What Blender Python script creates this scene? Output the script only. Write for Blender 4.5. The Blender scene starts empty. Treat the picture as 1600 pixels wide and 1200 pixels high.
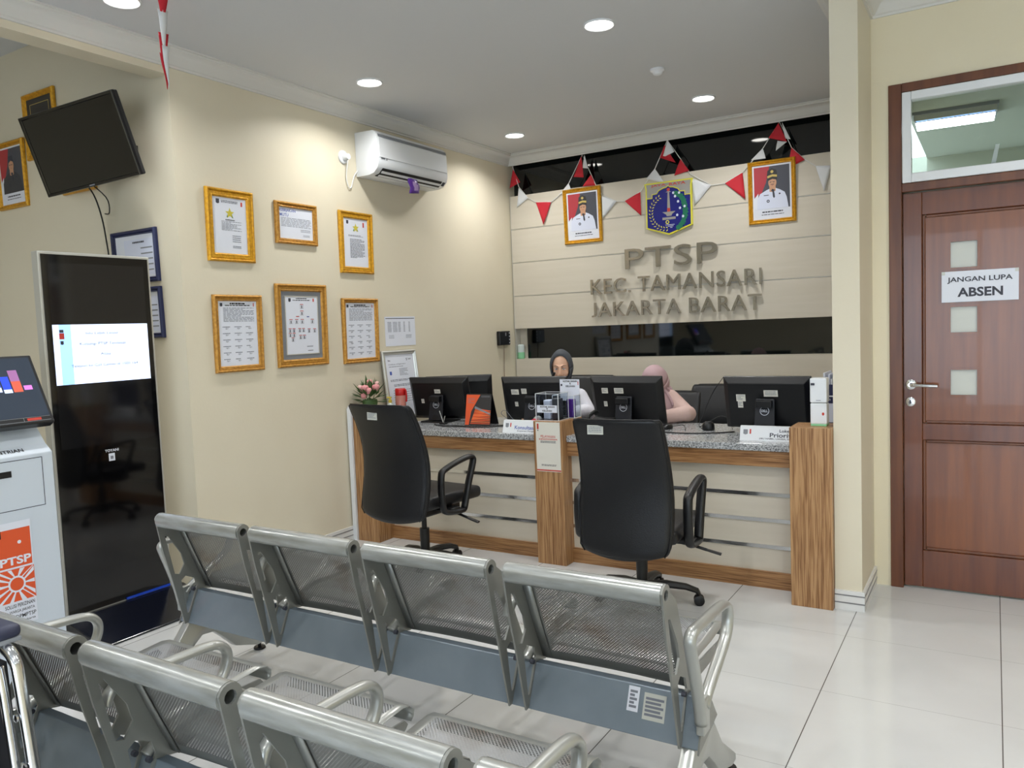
import bpy, bmesh, math, random
from math import pi, sin, cos, radians
from mathutils import Vector, Matrix
random.seed(7)
S = bpy.context.scene
COL = S.collection

# ------------------------------------------------------------------ camera
cam_d = bpy.data.cameras.new('camera'); cam = bpy.data.objects.new('camera', cam_d); COL.objects.link(cam)
rx = Vector((0.85327406, 0.51996682, -0.03946996)); ux = Vector((-0.00288234, 0.08039257, 0.99675911)); fw = Vector((-0.52145476, 0.85039493, -0.07009561))
M = Matrix.Identity(4)
for i in range(3):
    M[i][0] = rx[i]; M[i][1] = ux[i]; M[i][2] = -fw[i]
M[2][3] = 1.4501
cam.matrix_world = M
cam_d.sensor_width = 36; cam_d.lens = 1232.08/1600*36; cam_d.clip_start = .02
S.camera = cam

# ------------------------------------------------------------------ world, exposure
W = bpy.data.worlds.new('world'); S.world = W; W.use_nodes = True
W.node_tree.nodes['Background'].inputs[0].default_value = (.75, .87, 1, 1)
W.node_tree.nodes['Background'].inputs[1].default_value = 5.2
S.view_settings.view_transform = 'Standard'; S.view_settings.look = 'None'; S.view_settings.gamma = 1
S.view_settings.use_curve_mapping = False; S.view_settings.exposure = 0.14
DOWN_W = 9.0      # power of each ceiling downlight
CEIL = 3.05

# ------------------------------------------------------------------ materials
def lin(c):
    c = c/255
    return c/12.92 if c <= .04045 else ((c+.055)/1.055)**2.4
def L(r, g, b): return (lin(r), lin(g), lin(b), 1)
MATS = {}
def mat(name, rgb, rough=.5, metal=0, emit=0, alpha=1, spec=.5, trans=0, coat=0, bump=None, noise=None, ior=1.5):
    """bump=(scale,strength) ; noise=(scale, rgb2, stretch)"""
    m = bpy.data.materials.new(name); m.use_nodes = True; nt = m.node_tree; b = nt.nodes['Principled BSDF']
    b.inputs['Base Color'].default_value = L(*rgb); b.inputs['Roughness'].default_value = rough; b.inputs['Metallic'].default_value = metal
    b.inputs['IOR'].default_value = ior; b.inputs['Specular IOR Level'].default_value = spec
    b.inputs['Transmission Weight'].default_value = trans; b.inputs['Coat Weight'].default_value = coat; b.inputs['Alpha'].default_value = alpha
    if emit:
        b.inputs['Emission Color'].default_value = L(*rgb); b.inputs['Emission Strength'].default_value = emit
    tc = None
    if noise or bump:
        tc = nt.nodes.new('ShaderNodeTexCoord')
    if noise:
        mp = nt.nodes.new('ShaderNodeMapping'); mp.inputs['Scale'].default_value = noise[2] if len(noise) > 2 else (1, 1, 1)
        nz = nt.nodes.new('ShaderNodeTexNoise'); nz.inputs['Scale'].default_value = noise[0]; nz.inputs['Detail'].default_value = 6
        cr = nt.nodes.new('ShaderNodeValToRGB')
        lo, hi = noise[3] if len(noise) > 3 else (.35, .65)
        cr.color_ramp.elements[0].position = lo; cr.color_ramp.elements[1].position = hi
        cr.color_ramp.elements[0].color = L(*rgb); cr.color_ramp.elements[1].color = L(*noise[1])
        nt.links.new(tc.outputs['Object'], mp.inputs[0]); nt.links.new(mp.outputs[0], nz.inputs['Vector'])
        nt.links.new(nz.outputs['Fac'], cr.inputs[0]); nt.links.new(cr.outputs[0], b.inputs['Base Color'])
    if bump:
        nz = nt.nodes.new('ShaderNodeTexNoise'); nz.inputs['Scale'].default_value = bump[0]; nz.inputs['Detail'].default_value = 4
        bp = nt.nodes.new('ShaderNodeBump'); bp.inputs['Strength'].default_value = bump[1]; bp.inputs['Distance'].default_value = .01
        nt.links.new(tc.outputs['Object'], nz.inputs['Vector']); nt.links.new(nz.outputs['Fac'], bp.inputs['Height']); nt.links.new(bp.outputs[0], b.inputs['Normal'])
    MATS[name] = m
    return m

mat('wall_cream', (221, 213, 191), .5, bump=(60, .05), noise=(1.3, (217, 208, 185)))
mat('wall_warm', (228, 218, 190), .5, bump=(60, .05), noise=(1.3, (225, 214, 184)))
mat('ceiling_white', (206, 208, 210), .8, bump=(40, .03))
mat('cornice_white', (214, 213, 208), .6)
mat('panel_cream', (210, 202, 186), .4, noise=(2, (206, 198, 181), (1, 1, 14)))
mat('trim_metal', (210, 208, 200), .35, .5)
mat('black_glass', (7, 12, 13), .04, 0, spec=.7)
mat('gloss_black', (6, 6, 8), .06, 0, spec=.6)
mat('screen_dark', (22, 22, 24), .07, 0, spec=.6)
mat('plastic_black', (10, 11, 14), .38)
mat('plastic_dark', (24, 26, 33), .4)
mat('leather', (11, 13, 18), .42, bump=(180, .12), spec=.45)
mat('leather_grey', (42, 44, 50), .45, bump=(180, .1))
mat('chrome', (215, 216, 218), .14, 1)
mat('steel', (178, 172, 160), .26, 1)
mat('bar_metal', (176, 179, 177), .27, .5, noise=(9, (152, 154, 148), (1, 6, 6)))
mat('bracket_metal', (142, 143, 138), .35, .45)
mat('beam_paint', (130, 142, 152), .3, .2, noise=(5, (119, 131, 141)))
mat('arm_metal', (178, 180, 176), .28, .6)
mat('white_plastic', (226, 229, 232), .3)
mat('white_body', (204, 213, 222), .35)
mat('silver_rim', (196, 196, 190), .3, .5)
mat('paper', (222, 226, 236), .6)
mat('paper_cream', (222, 219, 208), .6)
mat('ink', (62, 64, 74), .7)
mat('ink_light', (120, 124, 134), .7)
mat('ink_black', (25, 25, 28), .7)
mat('blue_ink', (72, 92, 168), .7)
mat('red_ink', (196, 62, 50), .7)
mat('orange', (222, 88, 44), .55)
mat('gold', (226, 170, 38), .32, .35, bump=(220, .35), noise=(60, (196, 140, 28)))
mat('gold_dark', (204, 152, 66), .35, .35, bump=(220, .3), noise=(60, (172, 120, 44)))
mat('star_gold', (206, 192, 70), .5)
mat('wood_door', (112, 60, 29), .28, noise=(3, (94, 47, 23), (9, 9, .7)), coat=.2)
mat('wood_door_panel', (130, 74, 35), .28, noise=(3, (112, 60, 28), (9, 9, .6)), coat=.2)
mat('wood_frame', (110, 64, 34), .35, noise=(3, (90, 48, 25), (9, 9, .7)))
mat('red_cloth', (196, 30, 46), .7)
mat('white_cloth', (224, 226, 228), .7)
mat('cord_white', (225, 225, 222), .5)
mat('cord_black', (14, 14, 16), .5)
mat('purple', (92, 48, 150), .3)
mat('lilac', (176, 148, 200), .4)
mat('shield_blue', (30, 34, 120), .2)
mat('shield_yellow', (222, 216, 70), .3)
mat('shield_grey', (166, 164, 158), .25, .2)
mat('green', (28, 112, 84), .4)
mat('leaf_green', (62, 92, 44), .6)
mat('petal_pink', (222, 150, 152), .6)
mat('petal_light', (236, 190, 184), .6)
mat('skin', (226, 182, 154), .5)
mat('skin_photo', (200, 152, 120), .6)
mat('lips', (168, 92, 84), .45)
mat('hijab_grey', (66, 70, 76), .75, bump=(300, .1))
mat('hijab_pink', (188, 158, 162), .75, bump=(300, .1))
mat('shirt_white', (224, 226, 236), .75, bump=(25, .25))
mat('blouse_pink', (210, 180, 172), .75, bump=(25, .25))
mat('cloth_black', (20, 20, 24), .8)
mat('bottle_red', (190, 34, 34), .25)
mat('bottle_pink', (222, 150, 136), .15, trans=.5)
mat('bottle_white', (214, 226, 222), .2, alpha=.85)
mat('liquid_green', (140, 206, 158), .2)
mat('yellow', (228, 206, 86), .4)
mat('box_blue', (28, 36, 78), .4)
mat('blue_film', (28, 70, 190), .2)
mat('black_base', (14, 17, 28), .15)
mat('tile_white', (222, 222, 220), .15)
mat('grey_line', (120, 120, 122), .4)
mat('pad_navy', (44, 48, 70), .45)
mat('red_plastic', (200, 30, 60), .4)
mat('photo_red', (176, 50, 60), .5)
mat('photo_grey', (70, 72, 82), .5)
mat('photo_white', (214, 220, 238), .5)
mat('photo_dark', (48, 46, 46), .5)
mat('photo_gold', (200, 176, 96), .5)
mat('photo_suit', (52, 54, 62), .5)
mat('ember', (236, 116, 60), .5)
mat('screen_white', (216, 228, 255), .3, emit=.85)
mat('screen_blue', (160, 205, 255), .3, emit=.85)
mat('screen_slate', (52, 60, 72), .12, emit=.35)
mat('img_blue', (40, 70, 220), .3, emit=.7)
mat('img_sky', (200, 215, 245), .3, emit=.7)
mat('img_mauve', (150, 100, 150), .3, emit=.5)
mat('img_red', (200, 90, 70), .3, emit=.5)
mat('img_pink', (210, 120, 210), .3, emit=.6)
mat('lamp_white', (255, 252, 244), .3, emit=14)
mat('tube_light', (150, 190, 255), .3, emit=.9)
mat('green_grey', (150, 156, 142), .8)
mat('acrylic', (235, 240, 245), .03, trans=1, ior=1.2)
mat('window_glass', (235, 240, 236), .02, trans=1, ior=1.05)
mat('frosted', (196, 198, 190), .35)
mat('laptop_grey', (130, 134, 140), .4)

def wood_mat(name, c1, c2, c3, along='z'):
    m = bpy.data.materials.new(name); m.use_nodes = True; nt = m.node_tree; b = nt.nodes['Principled BSDF']
    tc = nt.nodes.new('ShaderNodeTexCoord'); mp = nt.nodes.new('ShaderNodeMapping')
    s = {'z': (48, 48, 1.5), 'x': (1.5, 48, 48)}[along]
    mp.inputs['Scale'].default_value = s
    nz = nt.nodes.new('ShaderNodeTexNoise'); nz.inputs['Scale'].default_value = 3; nz.inputs['Detail'].default_value = 5; nz.inputs['Distortion'].default_value = .6
    cr = nt.nodes.new('ShaderNodeValToRGB'); e = cr.color_ramp.elements
    e[0].position = .36; e[0].color = L(*c1); e[1].position = .62; e[1].color = L(*c3)
    k = e.new(.48); k.color = L(*c2)
    nt.links.new(tc.outputs['Object'], mp.inputs[0]); nt.links.new(mp.outputs[0], nz.inputs['Vector']); nt.links.new(nz.outputs['Fac'], cr.inputs[0])
    nt.links.new(cr.outputs[0], b.inputs['Base Color']); b.inputs['Roughness'].default_value = .38
    MATS[name] = m
wood_mat('oak_up', (128, 88, 52), (160, 119, 78), (184, 144, 100), 'z')
wood_mat('oak_side', (118, 80, 46), (152, 110, 70), (174, 132, 88), 'x')

def granite():
    m = bpy.data.materials.new('granite'); m.use_nodes = True; nt = m.node_tree; b = nt.nodes['Principled BSDF']
    tc = nt.nodes.new('ShaderNodeTexCoord'); vz = nt.nodes.new('ShaderNodeTexVoronoi'); vz.inputs['Scale'].default_value = 190
    nz = nt.nodes.new('ShaderNodeTexNoise'); nz.inputs['Scale'].default_value = 120; nz.inputs['Detail'].default_value = 3
    cr = nt.nodes.new('ShaderNodeValToRGB'); e = cr.color_ramp.elements
    e[0].position = .2; e[0].color = L(70, 72, 74); e[1].position = .75; e[1].color = L(205, 207, 208)
    k = e.new(.45); k.color = L(150, 153, 155)
    mx = nt.nodes.new('ShaderNodeMix'); mx.data_type = 'FLOAT'; mx.inputs[0].default_value = .5
    sep = nt.nodes.new('ShaderNodeSeparateColor')
    nt.links.new(tc.outputs['Object'], vz.inputs['Vector']); nt.links.new(tc.outputs['Object'], nz.inputs['Vector'])
    nt.links.new(vz.outputs['Color'], sep.inputs[0]); nt.links.new(sep.outputs[0], mx.inputs[2]); nt.links.new(nz.outputs['Fac'], mx.inputs[3])
    nt.links.new(mx.outputs[0], cr.inputs[0]); nt.links.new(cr.outputs[0], b.inputs['Base Color']); b.inputs['Roughness'].default_value = .12
    MATS['granite'] = m
granite()

def mth(nt, op, a, b=None):
    n = nt.nodes.new('ShaderNodeMath'); n.operation = op
    for i, v in enumerate((a, b)):
        if v is None: continue
        if isinstance(v, (int, float)): n.inputs[i].default_value = v
        else: nt.links.new(v, n.inputs[i])
    return n.outputs[0]

def floor_mat():
    m = bpy.data.materials.new('floor_tile'); m.use_nodes = True; nt = m.node_tree; b = nt.nodes['Principled BSDF']
    tc = nt.nodes.new('ShaderNodeTexCoord'); sp = nt.nodes.new('ShaderNodeSeparateXYZ'); nt.links.new(tc.outputs['Object'], sp.inputs[0])
    def line(o, off, w):
        f = mth(nt, 'FRACT', mth(nt, 'DIVIDE', mth(nt, 'SUBTRACT', o, off-60), .6))
        d = mth(nt, 'MINIMUM', f, mth(nt, 'SUBTRACT', 1.0, f))
        return mth(nt, 'LESS_THAN', d, w/.6)
    lx = line(sp.outputs[0], -.5713, .0019); ly = line(sp.outputs[1], 3.737, .0012)
    ln = mth(nt, 'MAXIMUM', lx, mth(nt, 'MULTIPLY', ly, .45))
    nz = nt.nodes.new('ShaderNodeTexNoise'); nz.inputs['Scale'].default_value = 2.2; nz.inputs['Detail'].default_value = 5
    nt.links.new(tc.outputs['Object'], nz.inputs['Vector'])
    cr = nt.nodes.new('ShaderNodeValToRGB'); cr.color_ramp.elements[0].position = .35; cr.color_ramp.elements[1].position = .7
    cr.color_ramp.elements[0].color = L(196, 197, 196); cr.color_ramp.elements[1].color = L(204, 205, 204)
    nt.links.new(nz.outputs['Fac'], cr.inputs[0])
    mx = nt.nodes.new('ShaderNodeMix'); mx.data_type = 'RGBA'; nt.links.new(ln, mx.inputs[0]); nt.links.new(cr.outputs[0], mx.inputs[6]); mx.inputs[7].default_value = L(95, 93, 90)
    nt.links.new(mx.outputs[2], b.inputs['Base Color'])
    b.inputs['Roughness'].default_value = .09; b.inputs['Specular IOR Level'].default_value = .5
    MATS['floor_tile'] = m
floor_mat()

def perf_mat(name, rgb, pitch=.0105, r=.0030):
    m = bpy.data.materials.new(name); m.use_nodes = True; nt = m.node_tree; b = nt.nodes['Principled BSDF']; out = nt.nodes['Material Output']
    b.inputs['Base Color'].default_value = L(*rgb); b.inputs['Metallic'].default_value = .5; b.inputs['Roughness'].default_value = .38
    uv = nt.nodes.new('ShaderNodeUVMap'); uv.uv_map = 'UVMap'; sp = nt.nodes.new('ShaderNodeSeparateXYZ'); nt.links.new(uv.outputs[0], sp.inputs[0])
    u = mth(nt, 'DIVIDE', sp.outputs[0], pitch); v = mth(nt, 'DIVIDE', sp.outputs[1], pitch)
    def d2(o):
        a = mth(nt, 'SUBTRACT', mth(nt, 'FRACT', mth(nt, 'ADD', u, o)), .5); c = mth(nt, 'SUBTRACT', mth(nt, 'FRACT', mth(nt, 'ADD', v, o)), .5)
        return mth(nt, 'ADD', mth(nt, 'MULTIPLY', a, a), mth(nt, 'MULTIPLY', c, c))
    h = mth(nt, 'LESS_THAN', mth(nt, 'MINIMUM', d2(10.0), d2(10.5)), (r/pitch)**2)
    # rusty rubbed patches
    nz = nt.nodes.new('ShaderNodeTexNoise'); nz.inputs['Scale'].default_value = 7; nz.inputs['Detail'].default_value = 5
    tc = nt.nodes.new('ShaderNodeTexCoord'); nt.links.new(tc.outputs['Object'], nz.inputs['Vector'])
    cr = nt.nodes.new('ShaderNodeValToRGB'); cr.color_ramp.elements[0].position = .5; cr.color_ramp.elements[1].position = .75
    cr.color_ramp.elements[0].color = L(*rgb); cr.color_ramp.elements[1].color = L(118, 104, 90)
    nt.links.new(nz.outputs['Fac'], cr.inputs[0]); nt.links.new(cr.outputs[0], b.inputs['Base Color'])
    tr = nt.nodes.new('ShaderNodeBsdfTransparent'); ms = nt.nodes.new('ShaderNodeMixShader')
    nt.links.new(h, ms.inputs[0]); nt.links.new(b.outputs[0], ms.inputs[1]); nt.links.new(tr.outputs[0], ms.inputs[2]); nt.links.new(ms.outputs[0], out.inputs[0])
    MATS[name] = m
perf_mat('perforated', (142, 142, 138), .0100, .0024)
perf_mat('perforated_seat', (168, 170, 172))

# ------------------------------------------------------------------ mesh builder
_text_cache = {}
def text_geo(s, offset=.0, solid=False):
    k = (s, offset, solid)
    if k not in _text_cache:
        cu = bpy.data.curves.new('lettering', 'FONT'); cu.body = s; cu.offset = offset; cu.resolution_u = 3; cu.extrude = .5 if solid else 0
        o = bpy.data.objects.new('lettering', cu); COL.objects.link(o)
        dg = bpy.context.evaluated_depsgraph_get(); me = o.evaluated_get(dg).to_mesh()
        vs = [v.co.copy() for v in me.vertices]; fs = [list(p.vertices) for p in me.polygons]
        o.evaluated_get(dg).to_mesh_clear(); bpy.data.objects.remove(o); bpy.data.curves.remove(cu)
        x0 = min(v.x for v in vs); x1 = max(v.x for v in vs); y0 = min(v.y for v in vs); y1 = max(v.y for v in vs)
        _text_cache[k] = ([((v.x-x0)/(x1-x0), (v.y-y0)/max(y1-y0, 1e-6), .5-v.z if solid else 0) for v in vs], fs)
    return _text_cache[k]

class MB:
    def __init__(s):
        s.bm = bmesh.new(); s.uv = s.bm.loops.layers.uv.new('UVMap')
    def v(s, p): return s.bm.verts.new(p)
    def f(s, vs, m=0):
        try:
            f = s.bm.faces.new(vs); f.material_index = m; return f
        except ValueError: return None
    def box(s, x0, x1, y0, y1, z0, z1, m=0, bev=0, seg=2):
        vs = [s.v((x, y, z)) for x in (x0, x1) for y in (y0, y1) for z in (z0, z1)]
        fs = [s.f([vs[i] for i in q], m) for q in ((0, 1, 3, 2), (4, 6, 7, 5), (0, 4, 5, 1), (2, 3, 7, 6), (0, 2, 6, 4), (1, 5, 7, 3))]
        if bev:
            es = list({e for f in fs for e in f.edges})
            r = bmesh.ops.bevel(s.bm, geom=es, offset=bev, segments=seg, affect='EDGES', profile=.5)
            for f in r['faces']: f.material_index = m
        return s
    def prism(s, poly, axis, a0, a1, m=0, holes=(), bev=0):
        """poly: 2d points. axis 'x' -> (y,z), 'y' -> (x,z), 'z' -> (x,y)"""
        def P(q, a): return {'x': (a, q[0], q[1]), 'y': (q[0], a, q[1]), 'z': (q[0], q[1], a)}[axis]
        loops = [list(poly)]+[list(h) for h in holes]
        bot = [[s.v(P(q, a0)) for q in l] for l in loops]; top = [[s.v(P(q, a1)) for q in l] for l in loops]
        new = []
        for b, t in zip(bot, top):
            n = len(b)
            for i in range(n): new.append(s.f([b[i], b[(i+1) % n], t[(i+1) % n], t[i]], m))
        if not holes:
            new.append(s.f(bot[0][::-1], m)); new.append(s.f(top[0], m))
        else:
            for ls in (bot, top):
                es = []
                for l in ls:
                    for i in range(len(l)):
                        e = s.bm.edges.get((l[i], l[(i+1) % len(l)])) or s.bm.edges.new((l[i], l[(i+1) % len(l)])); es.append(e)
                r = bmesh.ops.triangle_fill(s.bm, edges=es, use_beauty=True)
                for g in r['geom']:
                    if isinstance(g, bmesh.types.BMFace): g.material_index = m; new.append(g)
        bmesh.ops.recalc_face_normals(s.bm, faces=[f for f in new if f])
        if bev:
            es = [e for f in new if f for e in f.edges if len(e.link_faces) == 2 and e.calc_face_angle(0) > .6]
            bmesh.ops.bevel(s.bm, geom=list(set(es)), offset=bev, segments=2, affect='EDGES', profile=.5)
        return s
    def tube(s, path, r, seg=10, m=0, closed=False, caps=True, sq=None):
        P = [Vector(p) for p in path]; n = len(P)
        rs = r if isinstance(r, (list, tuple)) else [r]*n
        up = None; rings = []
        for i in range(n):
            if closed: t = (P[(i+1) % n]-P[i-1])
            else: t = P[min(i+1, n-1)]-P[max(i-1, 0)]
            t.normalize()
            if up is None:
                up = Vector((0, 0, 1)) if abs(t.z) < .9 else Vector((0, 1, 0))
            a = up-t*up.dot(t)
            if a.length < 1e-4: a = t.orthogonal()
            a.normalize(); up = a; b = t.cross(a)
            sa, sb = sq if sq else (1, 1)
            rings.append([s.v(P[i]+(a*cos(2*pi*k/seg)*sa+b*sin(2*pi*k/seg)*sb)*rs[i]) for k in range(seg)])
        for i in range(n if closed else n-1):
            A = rings[i]; B = rings[(i+1) % n]
            for k in range(seg): s.f([A[k], A[(k+1) % seg], B[(k+1) % seg], B[k]], m)
        if caps and not closed:
            s.f(rings[0][::-1], m); s.f(rings[-1], m)
        return s
    def lathe(s, prof, c=(0, 0, 0), seg=24, m=0, axis='z'):
        rings = []
        for r, h in prof:
            ring = []
            for k in range(seg):
                a = 2*pi*k/seg; x, y = max(r, 1e-5)*cos(a), max(r, 1e-5)*sin(a)
                p = {'z': (x, y, h), 'y': (x, h, y), 'x': (h, x, y)}[axis]
                ring.append(s.v((c[0]+p[0], c[1]+p[1], c[2]+p[2])))
            rings.append(ring)
        for A, B in zip(rings, rings[1:]):
            for k in range(seg): s.f([A[k], A[(k+1) % seg], B[(k+1) % seg], B[k]], m)
        s.f(rings[0][::-1], m); s.f(rings[-1], m)
        return s
    def ell(s, c, rad, m=0, seg=16, rings=10, R=None):
        c = Vector(c); rr = []
        for i in range(rings+1):
            th = pi*i/rings; ring = []
            for k in range(seg if 0 < i < rings else 1):
                a = 2*pi*k/seg; p = Vector((rad[0]*sin(th)*cos(a), rad[1]*sin(th)*sin(a), rad[2]*cos(th)))
                if R: p = R @ p
                ring.append(s.v(c+p))
            rr.append(ring)
        for A, B in zip(rr, rr[1:]):
            for k in range(seg):
                if len(A) == 1: s.f([A[0], B[k], B[(k+1) % seg]], m)
                elif len(B) == 1: s.f([A[k], B[0], A[(k+1) % seg]], m)
                else: s.f([A[k], B[k], B[(k+1) % seg], A[(k+1) % seg]], m)
        return s
    def sheet(s, rows, m=0, mfun=None, smooth=True):
        """rows of points; uv in metres"""
        V = [[s.v(p) for p in r] for r in rows]; vv = 0
        vs = [0]
        for i in range(1, len(rows)): vs.append(vs[-1]+(Vector(rows[i][0])-Vector(rows[i-1][0])).length)
        us = [0]
        for j in range(1, len(rows[0])): us.append(us[-1]+(Vector(rows[0][j])-Vector(rows[0][j-1])).length)
        for i in range(len(rows)-1):
            for j in range(len(rows[0])-1):
                f = s.f([V[i][j], V[i][j+1], V[i+1][j+1], V[i+1][j]], mfun(i, j) if mfun else m)
                if f:
                    f.smooth = smooth
                    for l, (a, b) in zip(f.loops, ((i, j), (i, j+1), (i+1, j+1), (i+1, j))): l[s.uv].uv = (us[b], vs[a])
        return s
    def quad(s, x0, x1, z0, z1, y, m=0):
        return s.f([s.v((x0, y, z0)), s.v((x1, y, z0)), s.v((x1, y, z1)), s.v((x0, y, z1))], m)
    def poly(s, pts, y, m=0):
        return s.f([s.v((p[0], y, p[1])) for p in pts], m)
    def disc(s, cx, cz, rx_, rz, y, m=0, seg=18, a0=0, a1=2*pi):
        return s.poly([(cx+rx_*cos(a0+(a1-a0)*k/seg), cz+rz*sin(a0+(a1-a0)*k/seg)) for k in range(seg if a1-a0 > 6 else seg+1)], y, m)
    def ring(s, cx, cz, r0, r1, y, m=0, seg=24, sx=1):
        a = [s.v((cx+r0*sx*cos(2*pi*k/seg), y, cz+r0*sin(2*pi*k/seg))) for k in range(seg)]
        b = [s.v((cx+r1*sx*cos(2*pi*k/seg), y, cz+r1*sin(2*pi*k/seg))) for k in range(seg)]
        for k in range(seg): s.f([a[k], a[(k+1) % seg], b[(k+1) % seg], b[k]], m)
    def text(s, t, x0, x1, z0, z1, y, m=0, off=.0, depth=0):
        vs, fs = text_geo(t, off, bool(depth))
        vv = [s.v((x0+u*(x1-x0), y+d*depth, z0+w*(z1-z0))) for u, w, d in vs]
        for f in fs: s.f([vv[i] for i in f], m)
        return s
    def lines(s, x0, x1, z0, z1, y, n, m=0, fill=.5, ragged=.3, rnd=None):
        """greeked small print: n rows of word-shaped dashes"""
        rnd = rnd or random; p = (z1-z0)/n
        for i in range(n):
            zt = z1-i*p; zb = zt-p*fill; end = x1 if rnd.random() > ragged else x0+(x1-x0)*(.45+.5*rnd.random()); x = x0
            while x < end-.002:
                w = (x1-x0)*(.05+.13*rnd.random()); w = min(w, end-x)
                s.quad(x, x+w, zb, zt, y, m); x += w+(x1-x0)*.022
        return s
    def xform(s, Mx, start=0):
        s.bm.verts.ensure_lookup_table()
        for v in s.bm.verts[start:]: v.co = Mx @ v.co
        return s
    def n(s):
        s.bm.verts.ensure_lookup_table(); return len(s.bm.verts)
    def build(s, name, mats, parent=None, smooth=None, bevel=0, solid=0, subsurf=0, recalc=True):
        if recalc: bmesh.ops.recalc_face_normals(s.bm, faces=s.bm.faces[:])
        me = bpy.data.meshes.new(name); s.bm.to_mesh(me); s.bm.free()
        if isinstance(mats, str): mats = [mats]
        for q in mats: me.materials.append(MATS[q])
        o = bpy.data.objects.new(name, me); COL.objects.link(o)
        if parent is not None: o.parent = parent
        if solid:
            d = o.modifiers.new('solid', 'SOLIDIFY'); d.thickness = solid; d.offset = 0
        if bevel:
            d = o.modifiers.new('bevel', 'BEVEL'); d.width = bevel; d.segments = 2; d.limit_method = 'ANGLE'; d.angle_limit = .6
        if subsurf:
            d = o.modifiers.new('sub', 'SUBSURF'); d.levels = subsurf; d.render_levels = subsurf
        if smooth:
            for p in me.polygons: p.use_smooth = True
            if smooth != True:
                me.set_sharp_from_angle(angle=smooth)
        return o

def tag(o, label, cat, group=None):
    o['label'] = label; o['category'] = cat
    if group: o['group'] = group
    return o
def thing(name, label, cat, loc=(0, 0, 0), rz=0, group=None):
    o = bpy.data.objects.new(name, None); COL.objects.link(o); o.empty_display_size = .1
    o.location = loc; o.rotation_euler = (0, 0, rz)
    return tag(o, label, cat, group)
def struct(name, mb, mats, **k):
    o = mb.build(name, mats, **k); o['kind'] = 'structure'; return o
def copy_tree(o, parent=None):
    c = o.copy(); COL.objects.link(c); c.parent = parent
    for ch in list(o.children): copy_tree(ch, c)
    return c
SM = radians(35)

# ------------------------------------------------------------------ room
XL, YB, YC = -3.885, 6.414, 2.842
XR, XP, YP, YD = -.671, -.546, 4.09, 4.554
struct('floor', MB().box(-7.2, 3.2, -4.2, 10, -.1, 0), 'floor_tile')
struct('ceiling', MB().box(XL-.13, 3.2, -4.2, YB+.3, CEIL, CEIL+.12), 'ceiling_white')
struct('ceiling', MB().box(-7.2, XL-.13, -4.2, YC+.2, 3.37, 3.49), 'ceiling_white')
struct('wall_left', MB().box(XL-.15, XL, YC, YB+.3, 0, CEIL+.02), 'wall_cream')
struct('wall_recess', MB().box(-7.2, XL-.15, YC, YC+.14, 0, 3.45), 'wall_cream')
struct('trim_1', MB().box(XL-.13, XL, -4.2, YC+.0005, 2.92, 3.45), 'wall_cream')
struct('wall_back', MB().box(XL-.15, XR+.13, YB+.12, YB+.3, 0, CEIL+.02), 'wall_cream')
struct('wall_pier', MB().box(XR, XP, YP, YB+.3, 0, CEIL+.02), 'wall_cream')
struct('wall_far_left', MB().box(-7.2, -7.05, -4.2, YC, 0, 3.45), 'wall_cream')
struct('wall_right', MB().box(2.6, 2.75, -4.2, 10, 0, CEIL+.05), 'wall_warm')
# wall behind the camera with a wide glazed shopfront opening to the daylight
struct('wall_behind', MB().box(-7.2, -1.6, -3.6, -3.45, 0, 3.45).box(-1.6, 2.75, -3.6, -3.45, 2.6, 3.1).box(-1.6, 2.75, -3.6, -3.45, 0, .08), 'wall_cream')
w = MB()
for x in (-1.6, -.2, 1.2, 2.54): w.box(x, x+.06, -3.56, -3.5, .08, 2.6)
w.box(-1.6, 2.6, -3.56, -3.5, 2.54, 2.6); w.box(-1.6, 2.6, -3.56, -3.5, .08, .14)
struct('window_2', w, 'silver_rim')
# wall with the door
dx0, dx1 = -.465, .515
struct('wall_door', MB().box(XP, dx0, YD, YD+.15, 0, CEIL+.02).box(dx1, 2.6, YD, YD+.15, 0, CEIL+.02).box(dx0, dx1, YD, YD+.15, 2.609, CEIL+.02), 'wall_warm')
# the room behind the door, seen through the transom
struct('wall_next_room', MB().box(-2.0, 3.0, 9.6, 9.75, 0, 3.1), 'green_grey')
struct('ceiling_next_room', MB().box(XP, 2.6, YD+.15, 9.6, 2.9, 3.0), 'green_grey')
struct('trim_8', MB().box(XP, 2.6, 8.55, 8.7, 2.72, 2.9), 'green_grey')

# cornice swept round the walls (room on the right hand of the path)
def sweep(path, prof):
    n = len(path); mb = MB(); rings = []
    for i, p in enumerate(path):
        p = Vector(p); ds = []
        if i > 0: ds.append((p-Vector(path[i-1])).normalized())
        if i < n-1: ds.append((Vector(path[i+1])-p).normalized())
        ns = [Vector((d.y, -d.x)) for d in ds]
        if len(ns) == 2:
            b = (ns[0]+ns[1]).normalized(); b = b/max(b.dot(ns[0]), .2)
        else: b = ns[0]
        rings.append([mb.v((p.x+b.x*o, p.y+b.y*o, z)) for o, z in prof])
    m = len(prof)
    for A, B in zip(rings, rings[1:]):
        for k in range(m-1): mb.f([A[k], A[k+1], B[k+1], B[k]])
    mb.f(rings[0]); mb.f(rings[-1][::-1])
    return mb
cp = [(0, CEIL), (0, 2.958), (.012, 2.958), (.014, 2.968), (.024, 2.972), (.034, 2.985), (.05, 3.008), (.07, 3.024), (.086, 3.03), (.09, 3.04), (.1, 3.042), (.1, CEIL)]
struct('trim_2', sweep([(XL, -3.45), (XL, YB-.0), (XR, YB-.0), (XR, YP), (XP, YP), (XP, YD), (2.6, YD)], cp), 'cornice_white', smooth=radians(30))
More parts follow.
